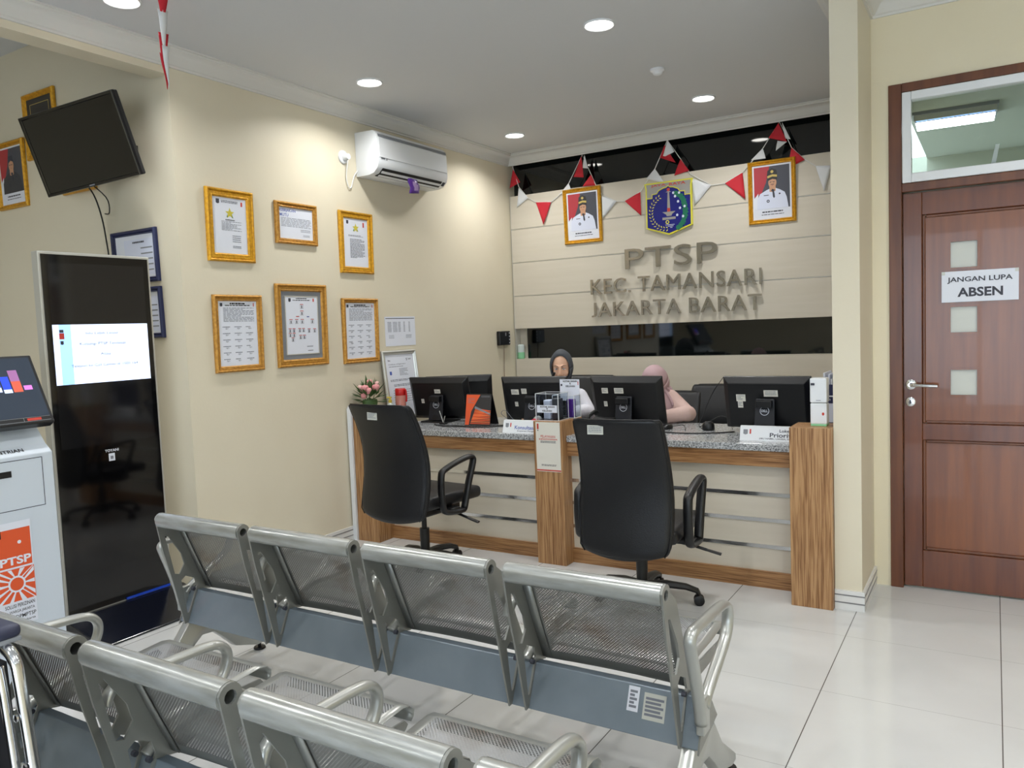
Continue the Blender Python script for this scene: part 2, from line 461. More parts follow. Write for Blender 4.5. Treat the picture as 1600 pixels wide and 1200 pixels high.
# tiled skirting
def skirt(name, path, h=.098, t=.012):
    o = struct(name, sweep(path, [(0, 0), (t, 0), (t, h), (0, h)]), 'tile_white')
    g = sweep(path, [(t, .034), (t+.0015, .034), (t+.0015, .040), (t, .040)]); g2 = g.build('stripe', 'grey_line', o)
    sweep(path, [(t, .072), (t+.0015, .072), (t+.0015, .078), (t, .078)]).build('stripe', 'grey_line', o)
skirt('baseboard_left', [(XL, YC+.0), (XL, 4.1)])
skirt('baseboard_pier', [(XR, YP), (XP, YP), (XP, YD)])

# ------------------------------------------------------------------ back feature wall
b = MB()
zs = [2.683, 2.372, 2.061, 1.75, 1.44]
for a, c in zip(zs, zs[1:]): b.box(XL+.012, XR-.001, YB, YB+.12, c+.005, a-.003, bev=.002)
b.box(XL+.012, XR-.001, YB-.0, YB+.12, .8, 1.16).box(XL+.012, XR-.001, YB, YB+.12, .002, .795)
wp = struct('wall_panel', b, 'panel_cream')
b = MB()
for z in zs[1:4]: b.box(XL+.012, XR-.001, YB+.003, YB+.1, z-.0005, z+.005)
b.box(XL+.008, XL+.014, YB-.002, YB+.1, .002, 2.683)
struct('trim_3', b, 'trim_metal')
struct('trim_4', MB().box(XL+.0, XR-.001, YB+.1, YB+.115, 2.68, CEIL-.02), 'black_glass')
struct('trim_5', MB().box(XL+.085, XR-.001, YB+.1, YB+.115, 1.155, 1.445), 'black_glass')
struct('trim_6', MB().box(XL+.0, XL+.085, YB+.09, YB+.12, 1.16, 1.44), 'panel_cream')

# ------------------------------------------------------------------ door and transom
d = MB()
for a, c in ((dx0, dx0+.06), (dx1-.06, dx1)): d.box(a, c, YD-.012, YD+.15, 0, 2.609)
d.box(dx0+.06, dx1-.06, YD-.012, YD+.15, 2.565, 2.609).box(dx0+.06, dx1-.06, YD-.01, YD+.15, 2.065, 2.108)
struct('door_1', d, 'wood_frame', bevel=.003)
door = thing('door_leaf', 'brown panelled wooden door with three small square panes and a paper notice', 'door', (dx0+.062, YD+.02, 0))
DW = dx1-dx0-.124
b = MB()
px0, px1 = .087, DW-.087
b.box(0, px0, 0, .045, .008, 2.06).box(px1, DW, 0, .045, .008, 2.06)
b.box(px0, px1, 0, .045, .008, .205).box(px0, px1, 0, .045, .79, .875).box(px0, px1, 0, .045, 1.945, 2.06)
b.build('frame', 'wood_door', door, bevel=.003)
b = MB()   # moulding round the panels
for (za, zb) in ((.205, .79), (.875, 1.945)):
    for (a, c, e, g) in ((px0, px0+.016, za, zb), (px1-.016, px1, za, zb), (px0+.016, px1-.016, za, za+.016), (px0+.016, px1-.016, zb-.016, zb)): b.box(a, c, .006, .03, e, g)
b.build('moulding', 'wood_frame', door, bevel=.005)
wx = .213  # pane column, measured from the leaf's edge
wx0, wx1 = -.188-(dx0+.062), -.072-(dx0+.062)
panes = [(1.668, 1.797), (1.342, 1.470), (1.024, 1.152)]
b = MB().box(px0+.016, px1-.016, .018, .034, .221, .774)
zprev = .891
for za, zb in sorted(panes):
    b.box(px0+.016, px1-.016, .012, .034, zprev, za); b.box(px0+.016, wx0, .012, .034, za, zb); b.box(wx1, px1-.016, .012, .034, za, zb); zprev = zb
b.box(px0+.016, px1-.016, .012, .034, zprev, 1.929)
b.build('panel', 'wood_door_panel', door)
for za, zb in panes:
    p = MB().box(wx0, wx1, .018, .026, za, zb).build('pane', 'frosted', door)
    r = MB().box(wx0-.01, wx0, .008, .018, za-.01, zb+.01).box(wx1, wx1+.01, .008, .018, za-.01, zb+.01).box(wx0, wx1, .008, .018, za-.01, za).box(wx0, wx1, .008, .018, zb, zb+.01)
    r.build('pane_bead', 'wood_door_panel', p)
hx = -.389-(dx0+.062)+.02
b = MB().lathe([(.026, .0), (.026, -.006), (.022, -.008), (.011, -.009), (.011, -.045)], (hx, 0, 1.078), 24, axis='y')
b.tube([(hx, -.045, 1.078), (hx+.02, -.05, 1.078), (hx+.125, -.05, 1.073)], .0095, 12)
b.build('lever_handle', 'chrome', door, smooth=SM)
b = MB().lathe([(.024, .0), (.024, -.006), (.02, -.008)], (hx-.002, 0, .988), 24, axis='y'); b.box(hx-.006, hx+.002, -.0095, -.007, .978, .998, 1)
b.build('keyhole_plate', ['chrome', 'ink'], door, smooth=SM)
sx = dx0+.062
note = thing('paper_notice', 'white paper notice reading JANGAN LUPA ABSEN taped on the wooden door', 'notice', (-.063, YD+.0245, 1.5715))
MB().box(-.165, .165, -.0012, 0, -.077, .077).build('sheet', 'paper', note)
MB().text('JANGAN LUPA', -.14, .14, .016, .048, -.002, 0, .02).build('lettering', 'ink', note); MB().text('ABSEN', -.095, .1, -.052, -.006, -.002, 0, .03).build('lettering', 'ink', note)
MB().box(-.165, -.15, -.0018, -.0012, .06, .077).build('tape', 'frosted', note); MB().box(.15, .165, -.0018, -.0012, .06, .077).build('tape', 'frosted', note)
# transom window
b = MB()
tx0, tx1, tz0, tz1 = dx0+.062, dx1-.062, 2.11, 2.563
for q in ((tx0, tx0+.042, tz0, tz1), (tx1-.042, tx1, tz0, tz1), (tx0+.042, tx1-.042, tz0, tz0+.046), (tx0+.042, tx1-.042, tz1-.042, tz1)): b.box(q[0], q[1], YD-.014, YD+.05, q[2], q[3])
struct('window_1', b, 'white_plastic', bevel=.004)
struct('window_1_pane', MB().box(tx0+.04, tx1-.04, YD+.015, YD+.021, tz0+.04, tz1-.04), 'window_glass')
latch = thing('window_catch', 'white stay standing up from the bottom rail of the transom window', 'catch', (-.005, YD+.055, 2.156))
MB().box(-.011, .011, 0, .008, 0, .012).prism([(-.01, .01), (.01, .01), (.026, .1), (.008, .1)], 'y', 0, .006).build('stay', 'white_plastic', latch)
fx = thing('ceiling_light', 'long fluorescent ceiling fitting seen through the transom above the door', 'light', (-.25, 6.75, 2.9))
fx.rotation_euler = (0, 0, radians(2))
MB().box(-.27, .27, -.19, .19, -.02, 0).build('tray', 'laptop_grey', fx)
b = MB()
for y in (-.08, .08): b.tube([(-.25, y, -.035), (.25, y, -.035)], .014, 8)
b.build('tube', 'tube_light', fx)
b = MB()
for i in range(7): b.box(-.26+i*.086, -.256+i*.086, -.17, .17, -.06, -.02)
for y in (-.17, -.003, .165): b.box(-.26, .26, y, y+.006, -.06, -.02)
b.build('louvre', 'silver_rim', fx)

# ------------------------------------------------------------------ downlights
dl = None
spots = [(-1.803, 3.974, 'downlight in front of the air conditioner row, above the right office chair'), (-3.396, 3.949, 'round ceiling downlight nearest the air conditioner, above the left office chair'),
         (-3.40, 5.742, 'round ceiling downlight in the back left corner above the feature wall'), (-1.79, 5.707, 'round ceiling downlight at the back right, just before the black glass strip'),
         (-3.478, 2.326, 'round ceiling downlight at the top left edge beside the beam')]
spots[0] = (spots[0][0], spots[0][1], 'largest looking round ceiling downlight, top centre of the photo')
off = [(-1.8, 2.2), (-3.4, .5), (-1.8, .5), (-.1, .5), (-.1, 2.3), (1.5, .5), (1.5, 2.3), (.8, 3.6), (-.1, -1.3), (-1.8, -1.3), (-3.4, -1.3), (1.5, -1.3)]
def light_at(x, y, z, w, r=.075):
    ld = bpy.data.lights.new('downlight_lamp', 'AREA'); ld.shape = 'DISK'; ld.size = 2*r; ld.energy = w; ld.color = (1, .995, .985); ld.spread = 2.5
    return ld
LD = light_at(0, 0, 0, DOWN_W)
for i, (x, y, *lb) in enumerate(spots+off):
    if dl is None:
        dl = thing('downlight', '', 'light', (0, 0, 0), 0, 'ceiling downlights')
        MB().lathe([(.083, 0), (.083, -.006), (.078, -.010), (.070, -.004), (.070, 0)], seg=36).build('rim', 'white_plastic', dl, smooth=SM)
        MB().lathe([(.070, -.002), (.070, -.0045), (.001, -.0045)], seg=36).build('diffuser', 'lamp_white', dl)
        o = bpy.data.objects.new('lamp', LD); COL.objects.link(o); o.parent = dl; o.location = (0, 0, -.012)
        c = dl
    else: c = copy_tree(dl)
    c.location = (x, y, CEIL)
    c['label'] = lb[0] if lb else 'round ceiling downlight in the part of the room behind the photo'
# lights of the side hall (behind the beam) and of the room behind the door
for x, y in ((-5.2, 1.2), (-5.2, -1.2)):
    c = copy_tree(dl); c.location = (x, y, 3.37); c['label'] = 'round ceiling downlight in the side hall beyond the beam'
ld = bpy.data.lights.new('room_lamp', 'AREA'); ld.shape = 'RECTANGLE'; ld.size = .5; ld.size_y = .3; ld.energy = 12; ld.color = (.9, .96, 1)
o = bpy.data.objects.new('room_lamp', ld); COL.objects.link(o); o.parent = fx; o.location = (0, 0, -.07)
sm = thing('smoke_detector', 'small round white smoke detector on the ceiling', 'smoke detector', (-1.823, 4.881, CEIL))
MB().lathe([(.045, 0), (.045, -.012), (.034, -.018), (.026, -.034), (.012, -.04), (.0, -.04)], seg=24).build('body', 'white_plastic', sm, smooth=SM)
# daylight portal of the glazed front behind the camera
pd = bpy.data.lights.new('daylight_portal', 'AREA'); pd.shape = 'RECTANGLE'; pd.size = 4.2; pd.size_y = 2.5; pd.cycles.is_portal = True
o = bpy.data.objects.new('daylight_portal', pd); COL.objects.link(o); o.location = (.5, -3.62, 1.34); o.rotation_euler = (-pi/2, 0, 0); 

# ------------------------------------------------------------------ reception counter
CY = 4.2
ctp = lambda mb, name, m, parent, **k: (mb.xform(Matrix.Translation(-parent.location)), mb.build(name, m, parent, **k))[1]
gcp = 'oak posts of the reception counter'
for lb, q in (('oak counter post at the left end, behind the left office chair', (-3.835, -3.64, 4.10, 4.35, 0, .93)), ('middle oak counter post with the white poster on it', (-2.403, -2.207, 4.148, 4.42, 0, .882)), ('oak counter post at the right end against the cream pier', (-.871, XR-.002, 4.04, 4.255, 0, .905))):
    t = thing('counter_post', lb, 'counter post', ((q[0]+q[1])/2, (q[2]+q[3])/2, 0), 0, gcp)
    c_ = MB().box(*q[:4], 0, q[5], bev=.002); ctp(c_, 'post', 'oak_up', t)
    if q[0] < -3: ctp(MB().prism([(-3.872, 0), (-3.838, 0), (-3.838, .945), (-3.85, .962), (-3.872, .935)], 'y', 4.085, 4.11), 'edge_trim', 'white_plastic', t)
tp = [(-3.64, -2.403), (-2.207, -.871)]
wt = thing('counter_worktop', 'long grey granite worktop of the reception counter', 'worktop', (-2.27, 4.6, .752))
b = MB().box(-3.66, XR-.002, 4.425, 4.97, .752, .79)
for a, c in tp: b.box(a, c, CY, 4.425, .752, .79)
b.box(-.871, XR-.002, 4.26, 4.425, .752, .79)
ctp(b, 'slab', 'granite', wt, bevel=.003)
for (a, c), lb in zip(tp, ('left front section of the reception counter with three steel rails', 'right front section of the reception counter with three steel rails')):
    t = thing('reception_desk', lb, 'counter', ((a+c)/2, 4.27, 0), 0, 'front sections of the reception counter')
    ctp(MB().box(a, c, CY+.012, CY+.035, .668, .7515), 'apron', 'oak_side', t)
    ctp(MB().box(a, c, 4.262, 4.285, .09, .70), 'front_panel', 'panel_cream', t)
    ctp(MB().box(a, c, 4.245, 4.285, 0, .09), 'plinth', 'oak_side', t)
    for z in (.51, .37, .225): ctp(MB().box(a, c, 4.255, 4.2625, z-.010, z+.010), 'rail', 'chrome', t)
    x_ = -3.66 if a < -3 else -.9
    ctp(MB().box(x_, x_+.02, 4.285, 4.95, 0, .7515), 'side_panel', 'panel_cream', t)
# poster on the middle post (its square code is left out)
po = thing('poster', 'small white poster with orange heading on the middle oak post of the counter', 'poster', (-2.302, 4.146, .725))
MB().box(-.083, .083, -.0012, 0, -.15, .152).build('sheet', 'paper_cream', po)
b = MB().quad(-.074, -.062, .105, .14, -.0016, 1) and None
b = MB(); b.quad(-.074, -.062, .108, .142, -.0016, 1); b.quad(-.072, -.064, .098, .104, -.0016, 0)
b.text('PELAYANAN', -.05, .05, .057, .073, -.0016, 1, .01); b.lines(-.062, .064, .042, .052, -.0016, 2, 1, .6, 0); b.lines(-.052, .054, .024, .038, -.0016, 3, 0, .55, 0)
b.lines(-.05, .052, -.118, -.106, -.0016, 2, 0, .5, 0); b.quad(-.083, .083, -.146, -.138, -.0016, 1)
b.build('printing', ['ink', 'red_ink'], po)

# ------------------------------------------------------------------ steel waiting benches
def arc(cx, cy, r, a0, a1, n):
    return [(cx+r*cos(radians(a0+(a1-a0)*i/n)), cy+r*sin(radians(a0+(a1-a0)*i/n))) for i in range(n+1)]
OY = 2.14
def bench(name, label):
    t = thing(name, label, 'bench', (-1.835, OY, 0), 0, 'steel waiting benches')
    cs = [-.837, -.279, .279, .837]
    H = 1.135
    # triangular beam
    b = MB().prism([(-.088, .258), (-.030, .385), (.0, .385), (.072, .292), (.066, .266), (-.07, .250)], 'x', -H, H, bev=.003)
    beam = b.build('beam', 'beam_paint', t)
    for s_ in (0, 1): MB().prism([(-.094, .247), (-.034, .392), (.004, .392), (.080, .288)], 'x', (-H-.005, H)[s_], (-H, H+.005)[s_]).build('end_cap', 'bracket_metal', beam)
    for sx in (-1, 1):
        x = sx*(H-.03)
        # arched leg seen from the side
        P = [(-.30, .03), (-.30, .055), (-.19, .13), (-.075, .262), (.085, .272), (.17, .16), (.31, .055), (.31, .03), (.27, .03), (.15, .07)]
        P += [(.09, .13), (.04, .175), (-.02, .18), (-.075, .14), (-.14, .075), (-.26, .03)]
        leg = MB().prism(P, 'x', x-.022, x+.022, bev=.006).build('leg', 'arm_metal', t, smooth=SM)
        for y in (-.28, .295):
            MB().lathe([(.008, .03), (.008, .012), (.026, .010), (.028, .004), (.026, 0), (.001, 0)], (x, y, 0), 16).build('foot_glide', 'plastic_black', leg, smooth=SM)
    for i, cx in enumerate(cs):
        w = .245
        # top bar with open ends
        b = MB(); R = .031; c = (-.178, .722)
        prof = [(R, -w), (R, w), (R-.007, w), (R-.007, -w)]
        rr = []
        for rad, xx in prof: rr.append([b.v((cx+xx, c[0]+rad*cos(2*pi*k/28), c[1]+rad*sin(2*pi*k/28))) for k in range(28)])
        for A, B in zip(rr, rr[1:]+rr[:1]):
            for k in range(28): b.f([A[k], A[(k+1) % 28], B[(k+1) % 28], B[k]])
        bar = b.build('head_bar', 'bar_metal', t, smooth=SM)
        # cut-out side brackets
        out = arc(-.178, .722, .030, 160, 0, 8)+[(-.112, .695), (-.099, .676), (-.042, .531), (.022, .395), (.05, .44), (.36, .425), (.372, .41), (.36, .398), (.09, .396), (.03, .375), (-.030, .388), (-.084, .262), (-.102, .258)]
        out += [(-.144, .45), (-.182, .60)]
        h1 = [(-.168, .652), (-.152, .648), (-.098, .562), (-.086, .515), (-.112, .477), (-.134, .484)]
        h2 = [(-.106, .448), (-.085, .462), (-.042, .440), (-.032, .405), (-.078, .302), (-.088, .300)]
        h0 = arc(-.178, .722, .0155, 0, 330, 11)
        for sx in (-1, 1):
            x = cx+sx*(w+.0035)
            br = MB().prism(out, 'x', x-.0032, x+.0032, holes=[h1[::-1], h2[::-1], h0[::-1]]).build('bracket', 'bracket_metal', t)
            xf = x-sx*.004  # inward flange behind the pan
            MB().sheet([[(xf, -.108, .685), (xf-sx*.03, -.108, .685)], [(xf, -.046, .531), (xf-sx*.03, -.046, .531)], [(xf, .014, .39), (xf-sx*.03, .014, .39)]]).build('flange', 'bracket_metal', br, solid=.003)
            MB().tube([(x-.006, -.05, .395), (x+.006, -.05, .395)], .008, 8).build('bolt', 'ink', br)
        # back pan: gently curved perforated sheet with a plain border
        ww = w-.006; rows = []
        prof = [(-.150, .722), (-.112, .700), (-.099, .676), (-.072, .607), (-.044, .537), (-.020, .479), (-.001, .431), (.012, .402), (.024, .382)]
        pf = []
        for k in range(len(prof)-1):
            for q in range(2):
                f = q/2; pf.append((prof[k][0]*(1-f)+prof[k+1][0]*f, prof[k][1]*(1-f)+prof[k+1][1]*f))
        pf.append(prof[-1])
        xs = [-ww, -ww+.03]+[-ww+.03+(2*ww-.06)*k/6 for k in range(1, 6)]+[ww-.03, ww]
        rows = [[(cx+x, y+.012*(1-(x/ww)**2), z) for x in xs] for y, z in pf]
        nr = len(rows)
        MB().sheet(rows, mfun=lambda a, c_: 1 if 3 < a < nr-4 and 0 < c_ < len(xs)-2 else 0).build('back_panel', ['bracket_metal', 'perforated'], t, solid=.0016)
        # seat pan with waterfall front
        prof = [(.040, .425), (.06, .434), (.10, .441), (.16, .443), (.24, .443), (.32, .449), (.37, .452), (.40, .446), (.415, .43), (.412, .412), (.40, .402)]
        rows = [[(cx+x, y, z) for x in xs] for y, z in prof]
        MB().sheet(rows, mfun=lambda a, c_: 1 if 1 < a < 6 and 0 < c_ < len(xs)-2 else 0).build('seat_panel', ['arm_metal', 'perforated_seat'], t, solid=.0016)
    for k in range(5):
        x = -1.116+k*.558
        if k in (0, 4):
            x = -1.142 if k == 0 else 1.142
            P = [(x, -.075, .33), (x, -.09, .40), (x, -.122, .50), (x, -.148, .575), (x, -.152, .598), (x, -.132, .612), (x, -.09, .613), (x, .06, .606), (x, .14, .600), (x, .178, .588), (x, .197, .56), (x, .19, .52), (x, .158, .485), (x, .06, .435), (x, -.02, .395), (x, -.05, .37)]
        else:
            P = [(x, -.135, .565), (x, -.12, .594), (x, -.08, .606), (x, .08, .606), (x, .17, .602), (x, .208, .590), (x, .227, .562), (x, .218, .52), (x, .18, .485), (x, .06, .435), (x, -.02, .405), (x, -.04, .395)]
        cv = catmull(P, 4)
        am = MB().tube(cv, .0175, 12, sq=(.75, 1.05)).build('armrest', 'arm_metal', t, smooth=True)
        if k in (0, 4):
            MB().box(x-.012, x+.012, -.085, -.03, .30, .40, bev=.004).build('arm_plate', 'arm_metal', am)
    return t
def catmull(P, n, closed=False):
    P = [Vector(p) for p in P]; out = []; N = len(P)
    for i in range(N if closed else N-1):
        if closed: p0, p1, p2, p3 = P[i-1], P[i], P[(i+1) % N], P[(i+2) % N]
        else: p0, p1, p2, p3 = P[max(i-1, 0)], P[i], P[i+1], P[min(i+2, N-1)]
        for k in range(n):
            t = k/n; out.append(.5*((2*p1)+(p2-p0)*t+(2*p0-5*p1+4*p2-p3)*t*t+(3*p1-p0-3*p2+p3)*t**3))
    if not closed: out.append(P[-1])
    return out
row1 = bench('waiting_bench', 'four seat perforated steel bench nearest the reception counter')
row2 = copy_tree(row1); row2.location = (-1.835+.533, OY-.942, 0); row2['label'] = 'four seat perforated steel bench closest to the camera, cut off by the bottom edge'
# labels stuck on the front bench's beam
st = MB(); Rb = Matrix.Rotation(radians(0), 4, 'X')
def beam_pt(u):  # point on the rear face of the beam
    return (-.088+.058*u, .258+.127*u)
def sticker(x0, x1, u0, u1, name, m, par):
    y0, z0 = beam_pt(u0); y1, z1 = beam_pt(u1); e = .0012
    b = MB(); b.f([b.v((x0, y0-e, z0)), b.v((x1, y0-e, z0)), b.v((x1, y1-e, z1)), b.v((x0, y1-e, z1))])
    for k in range(5):
        ua = u0+(u1-u0)*(.15+.15*k); ya, za = beam_pt(ua); yb, zb = beam_pt(ua+.05)
        b.f([b.v((x0+.006, ya-.0018, za)), b.v((x1-.006-.008*(k % 2), ya-.0018, za)), b.v((x1-.006-.008*(k % 2), yb-.0018, zb)), b.v((x0+.006, yb-.0018, zb))], 1)
    return b.build(name, [m, 'ink_light'], par, recalc=False)
a = sticker(.912, .947, .45, .95, 'asset_label', 'paper', row1); a['label'] = 'white printed asset label'
a = sticker(.962, 1.03, .35, .88, 'asset_label', 'frosted', row1); a['label'] = 'worn silver asset label'

# ------------------------------------------------------------------ office chairs in front of the counter
def office_chair(name, label, loc, rz, width=.52, zb=0., group='black office chairs in front of the counter', arms=True):
    t = thing(name, label, 'chair', loc, rz, group)
    # local frame: chair faces +y; column at the origin
    zc = [.35, .40, .50, .60, .70, .78, .86, .94, 1.0, 1.035, 1.05]
    yo = [-.29, -.285, -.262, -.243, -.240, -.25, -.272, -.303, -.333, -.35, -.362]
    hw = [.90, .985, 1.02, 1.02, 1.01, .99, .975, .965, .96, .945, .90]
    n = 12
    def pt(i, u, side):
        hh = width/2*hw[i]; x = u*hh; wrap = .035*(abs(u)**2.2)
        th = .052 if 0 < i < len(zc)-1 else .03
        edge = max(0, 1-((1-abs(u))/.09)) if abs(u) > .91 else 0
        y = yo[i]+zb*0+wrap-side*(th/2)*(1-.75*edge)
        z = zc[i]+(-.035*(u**2-.0)*-1 if i == 0 else 0)
        if i <= 1: z = zc[i]+.035*u*u*(1 if i == 0 else .5)
        return (x, y, z+zb)
    us = [-1, -.97, -.93, -.85, -.65, -.4, -.15, .15, .4, .65, .85, .93, .97, 1]
    b = MB(); F = [[b.v(pt(i, u, 1)) for u in us] for i in range(len(zc))]; B = [[b.v(pt(i, u, -1)) for u in us] for i in range(len(zc))]
    for i in range(len(zc)-1):
        for j in range(len(us)-1):
            b.f([F[i][j], F[i][j+1], F[i+1][j+1], F[i+1][j]]); b.f([B[i][j], B[i+1][j], B[i+1][j+1], B[i][j+1]])
        b.f([F[i][0], F[i+1][0], B[i+1][0], B[i][0]]); b.f([F[i][-1], B[i][-1], B[i+1][-1], F[i+1][-1]])
    for j in range(len(us)-1):
        b.f([F[0][j], B[0][j], B[0][j+1], F[0][j+1]]); b.f([F[-1][j], F[-1][j+1], B[-1][j+1], B[-1][j]])
    bk = b.build('backrest', 'leather', t, smooth=True, subsurf=1)
    # piping seam round the back shell
    P = [Vector(pt(i, -.955, 1.05)) for i in range(len(zc)-1)]+[Vector(pt(len(zc)-1, u, 1.0)) for u in (-.85, -.4, 0, .4, .85)]+[Vector(pt(i, .955, 1.05)) for i in range(len(zc)-2, -1, -1)]
    MB().tube(P, .0035, 6).build('piping', 'leather', bk, smooth=True)
    # seat
    b = MB().box(-.25, .25, -.22, .27, .425+zb, .50+zb, bev=.03, seg=3)
    b.build('seat', 'leather', t, smooth=True)
    MB().box(-.16, .16, -.16, .16, .37+zb, .425+zb, bev=.01).box(-.03, .03, -.26, -.14, .38+zb, .43+zb).build('mechanism', 'plastic_black', t)
    for s in ((-1, 1) if arms else ()):
        x = s*.285
        P = [(x, -.13, .455), (x, -.14, .54), (x, -.135, .635), (x, -.11, .665), (x, 0, .695), (x, .11, .712), (x, .145, .70), (x, .145, .67), (x, .10, .56), (x, .055, .425), (x, .03, .405), (x, -.06, .41), (x, -.115, .425)]
        P = [(q[0], q[1], q[2]+zb-.01) for q in P]
        a = MB().tube(catmull(P, 3, True), .021, 10, closed=True, sq=(.75, 1.15)).build('armrest', 'plastic_black', t, smooth=True)
        MB().box(min(s*.15, x), max(s*.15, x), -.06, .02, .395+zb, .42+zb, bev=.006).build('arm_mount', 'plastic_black', a)
    MB().lathe([(.028, .10), (.03, .22), (.03, .26), (.016, .26), (.016, .39+zb)], seg=20).build('gas_column', 'plastic_black', t, smooth=SM)
    base = MB().lathe([(.04, .06), (.05, .07), (.05, .105), (.035, .125), (.028, .13)], seg=20)
    for k in range(5):
        an = radians(18+72*k); c, s_ = cos(an), sin(an)
        base.tube([(.03*c, .03*s_, .105), (.12*c, .12*s_, .108), (.22*c, .22*s_, .095), (.275*c, .275*s_, .075), (.285*c, .285*s_, .055)], [.028, .026, .022, .019, .015], 8, sq=(.8, 1.1))
    base = base.build('star_base', 'plastic_black', t, smooth=SM)
    for k in range(5):
        an = radians(18+72*k); c, s_ = cos(an), sin(an); tx, ty = -s_, c
        b = MB()
        for sd in (-1, 1):
            q0 = Vector((.285*c+tx*sd*.006, .285*s_+ty*sd*.006, .027)); q1 = q0+Vector((tx, ty, 0))*sd*.018
            b.tube([q0, q0+(q1-q0)*.2, q0+(q1-q0)*.85, q1], [.024, .027, .027, .018], 16)
        b.build('caster', 'plastic_black', base, smooth=SM)
    MB().tube([(.14, .02, .39+zb), (.26, .03, .37+zb), (.33, .035, .352+zb)], .008, 8).tube([(.33, .035, .352+zb), (.40, .04, .335+zb)], [.012, .013], 8, sq=(.5, 1.2)).build('lever', 'plastic_black', t, smooth=SM)
    return t
ch1 = office_chair('office_chair', 'black leather office chair on the left, in front of the counter beside the flowers', (-2.96, 3.74, 0), radians(-6), .53)
ch2 = office_chair('office_chair', 'black leather office chair on the right, between the middle and right oak posts', (-1.55, 3.74, 0), radians(4), .475, -.045)
def back_tag(ch, x, z, y):
    g = MB().box(x-.04, x+.04, y, y+.002, z-.022, z+.022); 
    o = g.build('asset_tag', 'frosted', ch); b = MB(); b.lines(x-.034, x+.034, z-.016, z+.016, y-.0008, 4, 0, .45, .2); b.build('printing', 'ink_light', o); o['label'] = 'small white asset tag'
back_tag(ch1, -.02, .985, -.36)
back_tag(ch2, -.09, .955, -.365)

# ------------------------------------------------------------------ framed pictures
def rect_mould(mb, w, h, prof, m=0):
    """prof: (inset, y) pairs; front is -y"""
    rings = []
    for ins, y in prof:
        a, c = w/2-ins, h/2-ins
        rings.append([mb.v((x, y, z)) for x, z in ((-a, -c), (a, -c), (a, c), (-a, c))])
    for A, B in zip(rings, rings[1:]):
        for k in range(4): mb.f([A[k], A[(k+1) % 4], B[(k+1) % 4], B[k]], m)
    return mb
def frame(name, label, cat, loc, rz, w, h, m, bw, draw, mats, paper='paper', mount=0, group=None, tilt=1.2, depth=.024, part_name='paper'):
    t = thing(name, label, cat, loc, rz, group)
    t.rotation_euler = (radians(tilt), 0, rz)
    d = depth
    mb = rect_mould(MB(), w, h, [(0, 0), (0, -d*.6), (.004, -d*.85), (.009, -d), (.014, -d*.9), (.018, -d*.62), (.022, -d*.72), (bw*.7, -d*.62), (bw*.82, -d*.7), (bw-.003, -d*.45), (bw, -d*.25), (bw, 0)])
    mb.build('frame', m, t, smooth=radians(25))
    MB().box(-w/2+.006, w/2-.006, -.003, 0, -h/2+.006, h/2-.006).build('backing', 'cloth_black', t)
    iw, ih = w/2-bw, h/2-bw
    if mount:
        MB().box(-iw-.002, iw+.002, -.005, -.003, -ih-.002, ih+.002).build('mount', 'laptop_grey', t)
        rect_mould(MB(), 2*(iw-mount)+.012, 2*(ih-mount)+.012, [(0, -.005), (0, -.008), (.006, -.008), (.006, -.005)]).build('slip', 'trim_metal', t)
        iw -= mount; ih -= mount
    p = MB().box(-iw-.001, iw+.001, -.0062, -.0052, -ih-.001, ih+.001).build(part_name, paper, t)
    if draw:
        b = MB(); draw(b, iw, ih, -.0068)
        b.build('printing', mats, p, recalc=False)
    return t
def crest(b, x, z, s, y, m):
    b.poly([(x-s, z-s), (x, z-1.4*s), (x+s, z-s), (x+s, z+s), (x-s, z+s)], y, m)
def star(b, x, z, r, y, m):
    b.poly([(x+(r if k % 2 == 0 else .42*r)*cos(pi/2+k*pi/5), z+(r if k % 2 == 0 else .42*r)*sin(pi/2+k*pi/5)) for k in range(10)], y, m)
IM = ['ink', 'ink_light', 'red_ink', 'star_gold', 'blue_ink', 'green', 'ink_black']
def d_star_a(b, w, h, y):
    crest(b, -.7*w, .86*h, .012, y, 0); b.quad(.68*w, .78*w, .74*h, .9*h, y, 2)
    b.lines(-.5*w, .5*w, .80*h, .9*h, y, 3, 0, .5, 0); star(b, 0, .45*h, .034, y, 3); b.poly([(-.2*w, .3*h), (-.13*w, .3*h), (-.15*w, .42*h)], y-.0001, 5); b.poly([(.2*w, .28*h), (.13*w, .3*h), (.12*w, .42*h)], y-.0001, 5)
    b.lines(-.28*w, .28*w, .19*h, .225*h, y, 1, 6, .9, 0); b.lines(-.52*w, .68*w, -.2*h, .16*h, y, 8, 1, .4, .3); b.lines(.1*w, .62*w, -.62*h, -.34*h, y, 4, 1, .4, .2); b.lines(.1*w, .62*w, -.82*h, -.72*h, y, 2, 1, .5, 0)
def d_policy(b, w, h, y):
    b.text('KEBIJAKAN', -.96*w, -.02*w, .68*h, .92*h, y, 4, .01); b.text('MUTU', -.96*w, -.45*w, .42*h, .62*h, y, 4, .01)
    b.lines(-.9*w, .9*w, -.28*h, .34*h, y, 7, 1, .35, .15); b.lines(.25*w, .85*w, -.56*h, -.36*h, y, 2, 1, .4, 0); b.lines(.4*w, .8*w, -.86*h, -.7*h, y, 2, 1, .4, 0)
